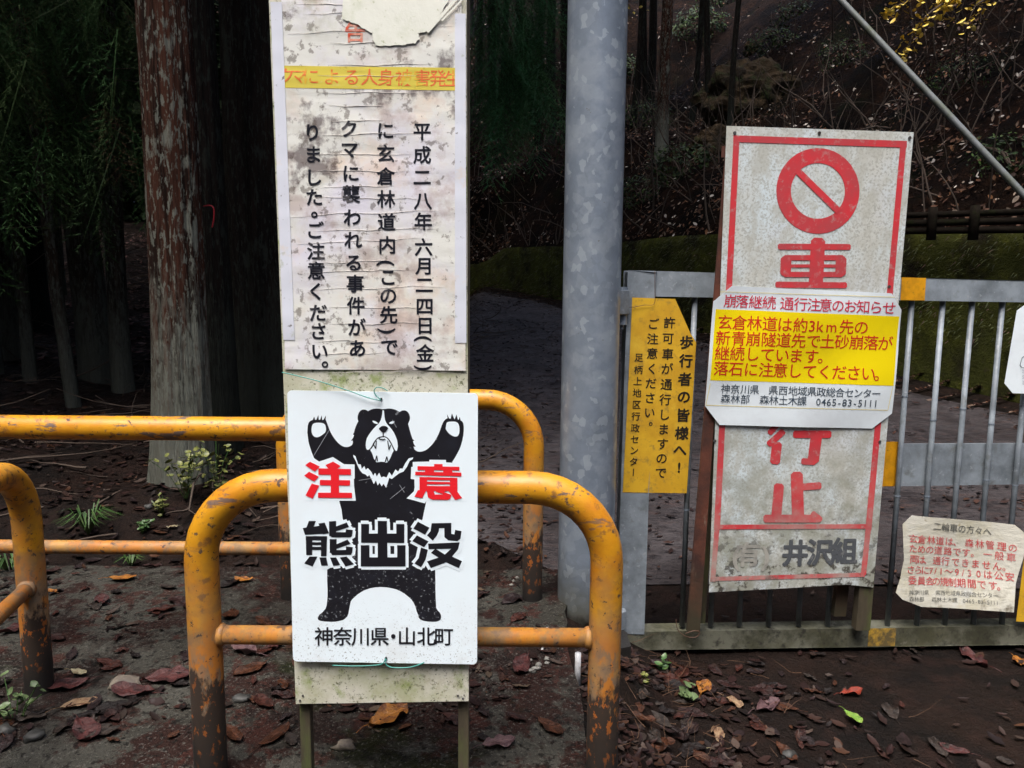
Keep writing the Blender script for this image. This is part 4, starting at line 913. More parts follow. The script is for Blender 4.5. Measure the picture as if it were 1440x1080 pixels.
rowt(RP, T7, '新青崩隧道先で土砂崩落が', (172, 275, 372, 472, 570, 668, 768, 862, 960, 1058, 1152, 1245), 402, 438, 21.8, pared, 'lettering', rn_, fo=.005)
rowt(RP, T7, '継続しています。', (165, 265, 365, 465, 562, 655, 757, 848), 500, 526, 21.8, pared, 'lettering', rn_, fo=.005)
rowt(RP, T7, '落石に注意してください。', (158, 257, 357, 457, 552, 648, 747, 845, 940, 1035, 1130, 1216), 602, 640, 21.8, pared, 'lettering', rn_, fo=.005)
rowt(RP, T7, '神奈川県県西地域県政総合センター', (190, 255, 320, 382, 506, 570, 635, 697, 758, 820, 882, 942, 1004, 1062, 1122, 1182), 737, 768, 13.8, pablu, 'small_lettering', rn_, fo=.004)
rowt(RP, T7, '森林部森林土木課0465-83-5111', (190, 255, 320, 446, 508, 570, 632, 692) + tuple(800 + i * 34.5 for i in range(12)), 802, 832, 13.8, pablu, 'small_lettering', rn_, fo=.004)

# gold notice for walkers
T3 = lambda x, y: (860 + x / 3.175, 380 + y / 3.175)
GN = Plane(GP.at(885, 400, .004), GP.at(1400, 400, .004), GP.at(885, 800, .004)); GN.warp = lambda px, py: .003 * math.sin((py - 380) * .012)
wn_ = thing('walker_notice', 'gold yellow plastic notice with a folded top right corner tied to the gate stile', 'notice', GN.at(918, 692))
m = MB(); sheet(m, GN, [(0, *T3(92, 122)), (1, *T3(50, 992))], [(0, *T3(283, 128)), (.19, *T3(350, 280)), (.23, *T3(376, 322)), (1, *T3(336, 996))], .001, .001, 8, 24); wp_ = m.build('plate', goldm, wn_, smooth=True)
inkg = mat('walker_notice_ink', (.02, .016, .012), [dict(c=(.16, .12, .04), s=60, lo=.62, hi=.68, a=.8)], rough=.4)
def colt(pl, T, s, pts, em, bold):
    for ch, p in zip(s, pts): m = MB(); x, y = T(*p); put(m, pl, ch, x, y, em, (1, .02), (-.055, 1), .0016, bold, rot=ch == 'ー'); m.build('character', inkg, wp_)
colt(GN, T3, '歩行者の皆様へ!', ((333, 322), (330, 405), (325, 487), (321, 565), (317, 648), (312, 728), (305, 803), (301, 880)), 19.5, .03)
colt(GN, T3, '許可車が通行しますので', ((257, 235), (250, 305), (249, 375), (246, 440), (243, 510), (238, 578), (234, 645), (231, 710), (227, 775), (223, 840), (220, 905)), 17, .014)
colt(GN, T3, 'ご注意ください。', ((185, 240), (182, 307), (180, 372), (179, 440), (174, 505), (170, 570), (168, 635), (190, 672)), 16.5, .014)
colt(GN, T3, '足柄上地区行政センター', ((120, 390), (118, 445), (115, 495), (112, 548), (110, 600), (107, 652), (105, 705), (103, 755), (100, 805), (98, 855), (96, 902)), 12.8, .014)
m = MB(); m.tube([GN.at(x, y, .006) for x, y in smooth_open([(864, 428), (884, 432), (905, 429), (919, 427), (920, 405), (920, 382)])], .0008, 6)
tagit(m.build('tie_wire', rwire, smooth=True, loc=GN.at(884, 432)), 'thin dark wire holding the gold notice to the gate stile', 'wire')

# curled notice for two wheelers
T6 = lambda x, y: (1250 + x / 6.747, 710 + y / 6.747)
KP = Plane(GP.at(885, 400, .012), GP.at(1400, 400, .012), GP.at(885, 800, .012))
KP.warp = lambda px, py: .012 * sm(800, 860, py) + .006 * math.sin((px - 1250) * .03 + (py - 720) * .02) + .005 * sm(1395, 1440, px)
kn = thing('rider_notice', 'curled dirty white notice in red and grey characters hung on the lower gate bars', 'notice', KP.at(1345, 856))
m = MB(); sheet(m, KP, [(0, *T6(210, 95)), (.10, *T6(122, 180)), (.25, *T6(125, 300)), (.5, *T6(132, 520)), (.68, *T6(98, 690)), (.85, *T6(48, 820)), (.92, *T6(110, 885)), (1, *T6(300, 960))],
    [(0, *T6(1195, 190)), (.10, *T6(1284, 268)), (.3, *T6(1284, 400)), (.45, *T6(1250, 520)), (.7, *T6(1178, 740)), (.9, *T6(1152, 900)), (1, *T6(1140, 994))], 0, .0006, 24, 24); kn_ = m.build('sheet', oldpap, kn, smooth=True)
dk = (-.03, 1)
rowt(KP, T6, '二輪車の方々へ', (450, 532, 614, 697, 780, 862, 945), 200, 258, 12.4, oldgry, 'heading_lettering', kn_, dn=dk, fo=.006)
for s, xs_, y0, y1 in (('玄倉林道は、森林管理の', (218, 302, 395, 482, 573, 655, 772, 872, 968, 1072, 1167), 315, 405), ('ための道路です。一般車', (218, 300, 382, 468, 562, 652, 742, 828, 945, 1048, 1150), 408, 495), ('両は、通行できません。', (228, 300, 365, 455, 542, 640, 735, 830, 930, 1025, 1110), 510, 590), ('さらに7/1～9/30は公安', (200, 272, 342, 403, 445, 500, 575, 655, 712, 772, 855, 940, 1035, 1130), 610, 675), ('委員会の規制期間です。', (215, 305, 385, 450, 525, 605, 690, 785, 875, 975, 1050), 712, 765)):
    rowt(KP, T6, s, xs_, y0, y1, 12.8, oldred, 'lettering', kn_, dn=dk, fo=.006)
rowt(KP, T6, '神奈川県県西地域県政総合センター', [200 + i * 50 for i in range(4)] + [460 + i * 48 for i in range(12)], 822, 850, 7.4, oldgry, 'small_lettering', kn_, dn=dk)
rowt(KP, T6, '森林部森林土木課0465-83-5111', [200, 250, 300, 420, 470, 520, 570, 615] + [700 + i * 27 for i in range(12)], 884, 912, 7.4, oldgry, 'small_lettering', kn_, dn=dk)
# notices cut by the right edge
EP = Plane(GP.at(885, 400, .014), GP.at(1400, 400, .014), GP.at(885, 800, .014))
en = thing('edge_notice', 'white laminated notice hung high on the gate, cut off by the right edge', 'notice', EP.at(1450, 554))
m = MB(); sheet(m, EP, [(0, 1441, 429), (.1, 1430, 437), (.85, 1412.5, 539), (1, 1424, 553)], [(0, 1560, 434), (.1, 1572, 444), (.85, 1556, 548), (1, 1540, 556)], 0, .0008, 2, 4); m.build('sheet', paper, en)
m = MB()
for y, s in ((455, '通行止'), (480, '通行止')):
    for i, ch in enumerate(s): put(m, EP, ch, 1450 + i * 26, y, 22, off=.0008)
for i, ch in enumerate('通行注意'): put(m, EP, ch, 1446 + i * 15, 508, 9, off=.0008)
for k, y in enumerate((522, 530, 538)):
    for i, ch in enumerate('注意してください'): put(m, EP, ch, 1440 + i * 9, y, 6, off=.0008)
for a, b in (((1437, 503), (1440, 501)), ((1437, 503), (1434, 514)), ((1434, 514), (1437, 517)), ((1437, 517), (1470, 518)), ((1440, 501), (1470, 502))): stroke(m, EP, a, b, .8, .0008, False)
m.build('lettering', pablu, en)
yn = thing('edge_notice', 'gold yellow notice hung low on the gate at the right edge, mostly out of view', 'notice', EP.at(1450, 878))
m = MB(); sheet(m, EP, [(0, 1445, 745), (1, 1429, 874)], [(0, 1520, 748), (1, 1500, 876)], 0, .0008, 2, 2); m.build('plate', goldm, yn)

# ---------------------------------------------------------------- guy cable
a = P(1165, -18, 2.9); b = P(1450, 285, 2.55); d = (b - a)
q0 = a - d * 1.3; q1 = b + d * 1.7
while q1.z < gz(q1.x, q1.y) - .05: q1 = q1 - d * .05
m = MB(); m.tube([q0, a, a.lerp(b, .5), b, q1], .0115, 16)
cable = thing('guy_cable', 'straight grey sleeved guy cable slanting down across the upper right', 'cable', (q1.x, q1.y, max(q1.z, -.2)))
m.build('sleeve', cabm, cable, smooth=True)
m = MB(); m.tube([q0 - d * 2, q0], .004, 8); m.build('strand', galv2, cable, smooth=True)

# ---------------------------------------------------------------- trees
def trunk_mesh(base, top, r0, r1, flare=.35, seg=40, rings=60, ridge=.05, seed=0):
    base = Vector(base); top = Vector(top); mb = MB(); h = (top - base).length
    for j in range(rings + 1):
        t = (j / rings) ** 1.5; c = base.lerp(top, t)
        c += Vector((noise.noise((seed, t * 3, 1)), noise.noise((seed, t * 3, 5)), 0)) * .05 * h * .15
        r = r0 + (r1 - r0) * t + r0 * flare * math.exp(-t * h / .28)
        for k in range(seg):
            a = 2 * math.pi * k / seg
            n_ = noise.noise((math.cos(a) * 3.2 + seed, math.sin(a) * 3.2, t * h * .5)) * ridge * 1.6 + noise.noise((math.cos(a) * 12, math.sin(a) * 12 + seed, t * h * 1.1)) * ridge
            n_ += flare * .5 * math.exp(-t * h / .22) * math.cos(a * 3 + seed)
            rr_ = r * (1 + n_)
            mb.v.append((c.x + math.cos(a) * rr_, c.y + math.sin(a) * rr_, c.z))
    for j in range(rings):
        for k in range(seg):
            k2 = (k + 1) % seg; mb.f.append((j * seg + k, j * seg + k2, (j + 1) * seg + k2, (j + 1) * seg + k))
    return mb
# one drooping cedar spray: (n,3) triangles
def spray(seed, L_=.5, nsh=16, nn=7, nl0=.085, wd_=.09, sp_=.45):
    r = np.random.default_rng(seed); T = []
    for i in range(nsh):
        t = (i + .5) / nsh; p = np.array([L_ * t, 0, -.35 * L_ * t * t]); sd_ = 1 if i % 2 else -1
        d = np.array([.55, sd_ * (.8), -.35 + r.normal(0, .25)]); d /= np.linalg.norm(d); ll = L_ * .34 * (1 - t * .55) * r.uniform(.7, 1.2)
        for k in range(nn):
            u = (k + .6) / nn; q = p + d * ll * u + np.array([0, 0, -.25 * ll * u * u])
            e = d * .7 + r.normal(0, sp_, 3); e /= np.linalg.norm(e); s = np.cross(e, r.normal(0, 1, 3)); s /= np.linalg.norm(s)
            nl = L_ * nl0 * r.uniform(.6, 1.2); T.append([q - s * nl * wd_, q + s * nl * wd_, q + e * nl])
        T.append([p, p + np.array([0, 0, .004]), p + d * ll])
    T.append([[0, 0, 0], [0, 0, .008], [L_, 0, -.35 * L_]])
    return np.array(T)
SPR = [spray(i) for i in range(4)]
FSPR = [spray(10 + i, .5, 26, 15, .055, .07, .3) for i in range(4)]
def foliage(places, m, name, parent=None, kind=None, base=(.022, .045, .018), S_=None):
    """places: (x,y,z, yaw, pitch, scale)"""
    V = []; Cc = []
    for (x, y, z, yw, pt, s) in places:
        T = (S_ or SPR)[rng.integers(4)] * s
        M_ = np.array(Matrix.Rotation(yw, 3, 'Z') @ Matrix.Rotation(pt, 3, 'Y') @ Matrix.Rotation(rng.uniform(-.5, .5), 3, 'X'))
        V.append((T.reshape(-1, 3) @ M_.T) + np.array([x, y, z])); g_ = rng.uniform(.5, 1.4); yv = rng.uniform(.8, 1.5)
        c = np.array([base[0] * g_ * yv, base[1] * g_, base[2] * g_, 1]); 
        if rng.random() < .06: c = np.array([.06 * g_, .035 * g_, .018 * g_, 1])
        Cc.append(np.tile(c, (T.shape[0] * 3, 1)))
    V = np.concatenate(V); mb = MB(); mb.v = V.tolist(); mb.f = [(3 * i, 3 * i + 1, 3 * i + 2) for i in range(len(V) // 3)]; mb.c = np.concatenate(Cc)
    o = mb.build(name, m, parent)
    if kind: o['kind'] = kind
    return o
def crown_mesh(z0, z1, rad, n, cx=0, cy=0):
    pl = []
    for k in range(n):
        z = rng.uniform(z0, z1); r = rad * (1 - .65 * (z - z0) / (z1 - z0)) * rng.uniform(.2, 1); a = rng.uniform(0, 6.28)
        pl.append((cx + r * math.cos(a), cy + r * math.sin(a), z, a + rng.normal(0, .4), rng.uniform(0, .7), rng.uniform(1.6, 2.8)))
    return pl
def tree(px, py, y, wpx, label, bk, lean=0, group=None, h=8.5, seed=0, seg=28, rings=36, crown=True, z0=4.2, onhill=None, flare=.35):
    if onhill is not None: b = onhill
    else:
        b = P(px, py, y); b.z = gz(b.x, b.y)
    r = wpx / 2 / FPX * y
    t = thing('cedar_tree', label, 'tree', b, group)
    trunk_mesh(b - Vector((0, 0, .15)), b + Vector((lean, 0, h)), r, r * .55, flare, seg, rings, seed=seed).build('trunk', bk, t, smooth=True)
    if crown: foliage([(b.x + lean * z / h + p[0], b.y + p[1], b.z + z, p[3], p[4], p[5]) for p in crown_mesh(z0, h + 1, 1.5, 60) for z in [p[2]]], conif, 'crown', t, 'stuff')
    return t
T1 = tree(256, 690, 3.05, 76, 'big reddish cedar trunk with pale lichen close behind the long barrier', bark1, seed=3.1, seg=110, rings=150, h=9)
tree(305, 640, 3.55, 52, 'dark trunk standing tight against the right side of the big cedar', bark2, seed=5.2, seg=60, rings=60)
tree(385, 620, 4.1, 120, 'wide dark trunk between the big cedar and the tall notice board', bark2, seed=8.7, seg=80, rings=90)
for px, y, wpx, lean, lb in ((146, 5.4, 44, -.5, 'dark trunk just left of the big cedar, leaning slightly left'), (182, 5.0, 26, 0, 'slim dark trunk squeezed beside the left edge of the big cedar'), (113, 4.6, 17, -.75, 'thin pale edged leaning trunk left of the big cedar'),
                         (52, 5.2, 16, -.35, 'thin trunk with a pale streak near the left edge'), (30, 6.2, 30, 0, 'dark trunk second from the left edge'), (-8, 5.6, 30, -.3, 'dark trunk cut by the left edge of the picture')):
    tree(px, 620, y, wpx, lb, bark3, lean=lean, seed=px * .37, seg=30, rings=40)
for k, (px, y, wpx, lb) in enumerate(((75, 9, 14, 'slender trunk deep in the wood, right of the thin pale streaked trunk'), (98, 8.5, 10, 'very thin trunk deep in the wood, just left of the leaning pale edged trunk'), (128, 10, 14, 'distant slender trunk behind the leaning trunks at the left'), (168, 9.5, 16, 'distant trunk showing just left of the big cedar'),
        (8, 10.5, 12, 'distant thin trunk at the far left edge'), (315, 7.5, 22, 'dark trunk deeper in the wood, seen right of the big cedar'), (345, 9, 16, 'faint distant trunk behind the wide dark trunk'), (60, 13, 16, 'farthest slender trunk at the left, above the long barrier'), (-25, 9, 16, 'distant trunk cut by the left picture edge'), (20, 14, 16, 'faint far trunk second from the left edge'))):
    tree(px, 560, y, wpx, lb, bark3, lean=rng.uniform(-.3, .2), group='dark trunks deep in the left woodland', seed=k * 1.7, seg=14, rings=14, z0=3.2)
# trees and bare stems on the slope
def slope_point(px, dist):
    x = (px - 720) / FPX * dist; best = None
    for i in range(len(wl)):
        for s in ss[:56]:
            q = hz(i, s); e = (q.x - x) ** 2 + (q.y - dist) ** 2
            if best is None or e < best[0]: best = (e, q)
    return best[1]
SL = ['', 'second thin stem right of the notice board, far up the slope', 'first thin stem right of the notice board', 'third thin stem right of the notice board', 'fourth stem right of the notice board, slightly thicker', 'fifth stem right of the notice board', 'stem just left of the steel pole, second from it', 'stem touching the left side of the steel pole',
      'thin stem nearest the right side of the steel pole', 'stem strongly leaning left, right of the steel pole', 'thicker dark stem between the steel pole and the tall straight cedar', 'stem leaning right just beyond the tall straight cedar', 'stem leaning hard left above the rock outcrop', 'stem leaning right above the leaning road sign', 'dark stem half hidden by the notice board right edge', 'farthest trunk at the notice board right edge']
for k, (px, dist, wpx, lean) in enumerate(((925, 12.5, 17, .1), (690, 18.5, 12, 0), (672, 20, 10, .1), (708, 17.5, 9, .1), (728, 19, 12, -.1), (748, 17.5, 11, .2), (765, 19, 14, 0), (783, 16.5, 12, -.2), (882, 14.5, 10, .25), (898, 15, 8, -.4), (903, 17, 12, .1), (948, 15, 8, .5), (976, 14, 9, -.6), (1005, 13, 8, .4), (660, 22, 16, 0), (652, 18, 20, 0))):
    q = slope_point(px, dist)
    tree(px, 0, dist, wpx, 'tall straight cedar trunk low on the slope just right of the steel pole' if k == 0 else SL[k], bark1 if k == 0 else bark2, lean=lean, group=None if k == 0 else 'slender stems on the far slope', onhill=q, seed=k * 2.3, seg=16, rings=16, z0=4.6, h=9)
# bare twigs and fallen sticks on the slope and in the wood
def sticks(n, fn, rmin, rmax, name, label, mt):
    mb = MB()
    for k in range(n):
        p, d, ll = fn(); q = [p]
        for i in range(5): d = (d + Vector(rng.normal(0, .16, 3))).normalized(); q.append(q[-1] + d * ll / 5)
        r = rng.uniform(rmin, rmax); mb.tube(q, [r, r * .9, r * .8, r * .6, r * .4, r * .2], 4, False)
    return tagit(mb.build(name, mt, smooth=True), label, 'twigs', kind='stuff')
def f1():
    i = int(rng.integers(20, len(wl) - 3)); p, n = on_hill(i, abs(rng.normal(0, 3.2))); return p, (n * .5 + Vector((rng.normal(0, .5), rng.normal(0, .4), rng.uniform(.1, 1.2)))).normalized(), rng.uniform(.3, 1.5)
sticks(2300, f1, .003, .014, 'bare_twigs', 'thin bare twigs and stems sticking out of the dark slope', twigm)
def f2():
    x = rng.uniform(-6, -.3); y = rng.uniform(2.5, 10); return Vector((x, y, gz(x, y) + .03)), Vector((rng.normal(0, 1), rng.normal(0, 1), rng.uniform(-.05, .35))).normalized(), rng.uniform(.1, .7)
sticks(900, f2, .0015, .006, 'fallen_twigs', 'fallen twigs and cedar litter on the woodland floor', twigm)
def f3():
    x = .2 + abs(rng.normal(0, .3)); y = rng.uniform(1.3, 2.2); return Vector((x, y, gz(x, y) + .012)), Vector((rng.normal(0, 1), rng.normal(0, 1), rng.uniform(0, .12))).normalized(), rng.uniform(.03, .11)
sticks(150, f3, .0004, .0011, 'ground_twigs', 'dry needles and twigs among the leaves in front of the gate', mat('dry_needle', (.09, .045, .022), rough=.8))
def f4():
    y = rng.uniform(4.5, 6.5); p = P(rng.uniform(-60, 400), rng.uniform(60, 400), y); return p, Vector((rng.choice((-1, 1)), rng.normal(0, .4), -.25)).normalized(), rng.uniform(.4, 1.3)
sticks(60, f4, .002, .005, 'dead_branches', 'thin dead side branches hanging between the dark trunks', twigm)
# low hanging foliage of the left cedars
pl = []
for k in range(420):
    y = rng.uniform(3.7, 6.5); px = rng.uniform(-120, 195); py = rng.uniform(-140, 215) * (1 if rng.random() < .85 else 1.4); q = P(px, py, y)
    pl.append((q.x, q.y, q.z, rng.uniform(0, 6.28), rng.uniform(.3, 1.2), rng.uniform(.6, 1.3)))
lc = P(60, 620, 7.2); lc.z = gz(lc.x, lc.y)
t = thing('cedar_tree', 'cedar with low drooping green sprays filling the upper left corner', 'tree', lc)
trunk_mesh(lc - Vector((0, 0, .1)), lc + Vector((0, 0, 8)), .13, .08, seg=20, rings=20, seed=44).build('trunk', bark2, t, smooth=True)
foliage(pl, conif, 'crown', t, 'stuff', base=(.020, .046, .013), S_=FSPR)
pl = []
for k in range(150):
    y = rng.uniform(7.0, 9.0); q = P(rng.uniform(672, 765), rng.uniform(-60, 150), y)
    pl.append((q.x, q.y, q.z, rng.uniform(0, 6.28), rng.uniform(.5, 1.3), rng.uniform(.9, 1.7)))
lc = P(640, 500, 9.6); lc.z = gz(lc.x, lc.y)
t = thing('cedar_tree', 'cedar with long drooping green sprays between the notice board and the steel pole', 'tree', lc)
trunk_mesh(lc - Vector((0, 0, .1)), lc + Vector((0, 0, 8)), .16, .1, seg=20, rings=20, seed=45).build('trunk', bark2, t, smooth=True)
foliage(pl, conif, 'crown', t, 'stuff', base=(.05, .15, .055), S_=FSPR)
# undergrowth shrubs on the slope
def leafcloud(c, rx, ry, rz_, n, size, pal_, name, parent, m=shrubm):
    V = []; F_ = []; Cc = []; b = 0
    for k in range(n):
        d = rng.normal(0, 1, 3); d /= np.linalg.norm(d); rad = rng.uniform(.45, 1) ** .6
        p = np.array(c) + d * np.array([rx, ry, rz_]) * rad * (1 + .35 * noise.noise(Vector(d) * 2.2 + Vector(c)))
        sh, fs = LSH[rng.integers(3)]; q = Vector(d + rng.normal(0, .5, 3) + np.array([0, -.2, .5])).to_track_quat('Z', 'Y').to_matrix() @ Matrix.Rotation(rng.uniform(0, 6.28), 3, 'Z')
        V.append(sh @ np.array(q).T * size * rng.uniform(.6, 1.3) + p); Cc.append(np.tile((*pal(pal_), 1), (len(sh), 1))); F_ += [tuple(b + i for i in f) for f in fs]; b += len(sh)
    mb = MB(); mb.v = np.concatenate(V).tolist(); mb.f = F_; mb.c = np.concatenate(Cc); return mb.build(name, m, parent, smooth=True)
GRN = [(.018, .036, .012), (.028, .05, .016), (.012, .024, .01), (.04, .06, .02), (.04, .075, .014)]
for k, (px, py, r_, sz, lb) in enumerate(((985, 60, .75, .11, 'glossy dark green shrub on the slope above the rock outcrop'), (895, 90, .55, .1, 'dark shrub on the slope beside the upper steel pole'), (935, 175, .6, .1, 'sprawling green shrub on the slope left of the rock outcrop'), (1010, 20, .7, .1, 'dense dark shrub at the top edge above the leaning road sign'),
                                          (900, 290, .5, .06, 'low mossy fern clump near the wall right of the steel pole'), (1085, 75, .5, .07, 'bright green fern patch over the rock outcrop'), (1425, 240, .4, .05, 'small green sprig on the slope at the right edge'), (1120, 30, .5, .07, 'small leafy bush high on the slope near the guy cable'), (960, 240, .55, .08, 'loose green bush just left of the leaning road sign'), (905, 180, .6, .07, 'dark creeping shrub right beside the steel pole'), (1340, 130, .45, .04, 'low dark ground plant on the slope under the yellow branch'), (1180, 90, .45, .05, 'dark leafy seedling clump below the guy cable'))):
    e, i, s, q = hill_hit(px, py)
    t = thing('shrub', lb, 'shrub', q)
    m = MB()
    for j in range(7):
        a = rng.uniform(0, 6.28); m.tube([q - Vector((0, 0, .05)), q + Vector((math.cos(a) * r_ * .3, math.sin(a) * r_ * .3, r_ * .4)), q + Vector((math.cos(a) * r_ * .7, math.sin(a) * r_ * .7, r_ * .6))], [.012, .008, .003], 5)
    m.build('stem', twigm, t)
    leafcloud((q.x, q.y, q.z + r_ * .3), r_, r_, r_ * .6, int(1500 * r_), sz * .8, GRN, 'foliage', t)['kind'] = 'stuff'
# rock outcrop
for px, py, sc_, lb in ((1048, 150, .95, 'large brown rock outcrop on the slope above the leaning road sign'), (1012, 215, .5, 'smaller mossy rock below the brown outcrop'), (1062, 72, .28, 'grey rocks peeping out between the shrubs above the outcrop')):
    e, i, s, q = hill_hit(px, py); bm = bmesh.new(); bmesh.ops.create_icosphere(bm, subdivisions=5, radius=1); mb = MB(); of = Vector((px, py, 0)) * .01
    vs = []
    for v in bm.verts:
        n_ = noise.voronoi(v.co * 1.3 + of)[0]; f_ = 1 + .28 * (n_[1] - n_[0]) - .1 + .2 * noise.noise(v.co * 3 + of) + .08 * noise.noise(v.co * 9)
        vs.append(Vector((v.co.x * .95, v.co.y * .8, v.co.z * .85)) * f_ * sc_ + q)
    mb.add(vs, [tuple(v.index for v in f.verts) for f in bm.faces]); bm.free()
    tagit(mb.build('rock', rockm, loc=q), lb, 'rock')
# log fence on the slope foot
e, i0_, s, qa = hill_hit(1262, 318); e, i1_, s, qb = hill_hit(1462, 300)
logm = mat('dark_wet_log', (.008, .0065, .005), [dict(c=(.015, .012, .009), s=12, lo=.42, hi=.62, st=(.3, 1, 1)), dict(c=(.012, .016, .005), s=9, lo=.52, hi=.66, a=.7)], rough=.95, spec=.04, bumps=[(30, (.3, 1, 1), .6, .01)])
lf = thing('log_fence', 'dark low log fence above the mossy wall at the right', 'fence', qa)
dv = (qb - qa); dv.z = 0; fa_ = P(1262, 312, qa.y - .45); fb_ = P(1500, 306, min(qb.y, qa.y) - .65)
for k, (o_, r_) in enumerate(((.055, .026), (-.015, .03), (-.085, .03))):
    m = MB(); pts = [fa_.lerp(fb_, t / 8) + Vector((0, 0, o_ + .012 * noise.noise((t, k, 1)))) for t in range(9)]; m.tube(pts, [r_ * (1 + .15 * noise.noise((t * 2, k, 3))) for t in range(9)], 12); m.build('log', logm, lf, smooth=True)
for px in (1312, 1374, 1450):
    t_ = (px - 1262) / 238; q = fa_.lerp(fb_, t_) + Vector((0, -.06, 0)); m = MB(); m.tube([q - Vector((0, 0, .17)), q + Vector((0, 0, .02)), q + Vector((0, 0, .115))], [.04, .038, .036], 12); m.build('post', logm, lf, smooth=True)
# yellow autumn branch
yl = mat('yellow_leaf', (.5, .38, .05), rnd=[(.70, .52, .07), (.6, .42, .05), (.75, .58, .14), (.5, .36, .06)], rough=.5)
yb = P(1400, -60, 3.6); br = thing('yellow_branch', 'branch with small yellow autumn leaves hanging in from the top right corner', 'branch', yb)
m = MB(); tw = []
for pts in ([(1400, -60), (1360, -15), (1325, 5), (1300, 25), (1282, 55), (1268, 78)], [(1400, -60), (1345, -5), (1300, -5), (1262, 8), (1248, 18)], [(1400, -60), (1392, -10), (1372, 8), (1362, 30)], [(1360, -15), (1330, 0), (1340, 18)]):
    q = [P(x, y, 3.6 + .05 * math.sin(x * .1)) for x, y in smooth_open(pts)]; m.tube(q, [.005 * (1 - .8 * i / len(q)) for i in range(len(q))], 5); tw += q[4:]
m.build('twig', twigm, br)
sh, fs = leaf_shape(4, .3, .08, .15, seed=9); lm = None
for k in range(240):
    q = tw[rng.integers(len(tw))] + Vector(rng.normal(0, .022, 3)) + Vector((0, 0, -.012))
    if lm is None:
        mb = MB(); mb.add([tuple(v) for v in sh * .027], fs); lo = mb.build('leaf', yl, smooth=True); lm = lo
    else: lo = lm.copy(); COL.objects.link(lo)
    lo.parent = br; lo.location = q - yb; lo.rotation_euler = (rng.uniform(-.9, .9), rng.uniform(-.9, .9), rng.uniform(0, 6.28)); f_ = rng.uniform(.7, 1.25); lo.scale = (f_, f_, f_)
yb2 = P(884, -12, 7.5); br2 = thing('yellow_branch', 'spray of yellow leaves at the top edge just right of the steel pole', 'branch', yb2)
m = MB(); tq_ = [P(x, y, 7.5) for x, y in smooth_open([(930, -40), (900, -12), (880, 4), (872, 10)])]; m.tube(tq_, .004, 5); m.build('twig', twigm, br2)
for k in range(46):
    q = tq_[rng.integers(len(tq_))] + Vector(rng.normal(0, .06, 3)); lo = lm.copy(); COL.objects.link(lo); lo.parent = br2; lo.location = q - yb2; lo.rotation_euler = tuple(rng.uniform(-1, 3, 3)); lo.scale = (1.5, 1.5, 1.5)
# red ribbon on the trunk
m = MB(); q = [P(x, y, 3.25) for x, y in smooth_open([(286, 290), (295, 289), (300, 292), (301, 300), (300, 312), (298, 320)])]; m.tube(q, .003, 6)
tagit(m.build('ribbon', solid('red_ribbon', (.35, .012, .02), .5), smooth=True, loc=q[0]), 'short red ribbon tied round the dark trunk beside the big cedar', 'ribbon')

# ---------------------------------------------------------------- leaves and plants one can pick out
def big_leaf(px, py, size, m, label, seed, group=None, rz_=None, tilt=.06, shape=None, stem=True):
    q = G(px, py); 
    if q.x < .11 and -.6 < q.y < 2.35: q.z = padz(q.x, q.y)
    r_ = random.Random(seed)
    sh, fs = fine_leaf(r_.uniform(.21, .30), r_.uniform(.06, .17), r_.uniform(-.15, .3), seed)
    mb = MB(); mb.add([tuple(v) for v in sh], fs)
    if stem: mb.tube([(.46, 0, .02), (.62, .02, .05), (.80, .07, .02)], .010, 5)
    o = mb.build('fallen_leaf', m, smooth=True); o.scale = (size, size, size)
    o.location = q + Vector((0, 0, .02 if m is grn else .008)); o.rotation_euler = (r_.uniform(-tilt, tilt), r_.uniform(-tilt, tilt), r_.uniform(0, 6.28) if rz_ is None else rz_)
    return tagit(o, label, 'leaf', group)
def lm_(name, c, c2, rough=.4): return mat(name, c, [dict(c=c2, s=3.5, lo=.46, hi=.60), dict(c=(.02, .012, .01), s=9, lo=.60, hi=.66, a=.8), dict(c=tuple(min(1, v * 1.8) for v in c), k='vein', s=1, lo=0, hi=1, a=.55)], rough=rough, bumps=[(8, (1, 1, 1), .4, .03)], spec=.3)
red = lm_('scarlet_leaf', (.22, .03, .015), (.10, .02, .012)); grn = lm_('green_leaf', (.12, .24, .03), (.2, .3, .05)); org = lm_('orange_leaf', (.30, .12, .02), (.12, .04, .015)); pnk = lm_('mauve_leaf', (.12, .07, .07), (.06, .03, .035)); tan = lm_('tan_leaf', (.24, .16, .09), (.12, .06, .035)); mar = lm_('maroon_leaf', (.07, .022, .02), (.035, .016, .016)); buff = lm_('buff_leaf', (.36, .32, .2), (.2, .15, .08))
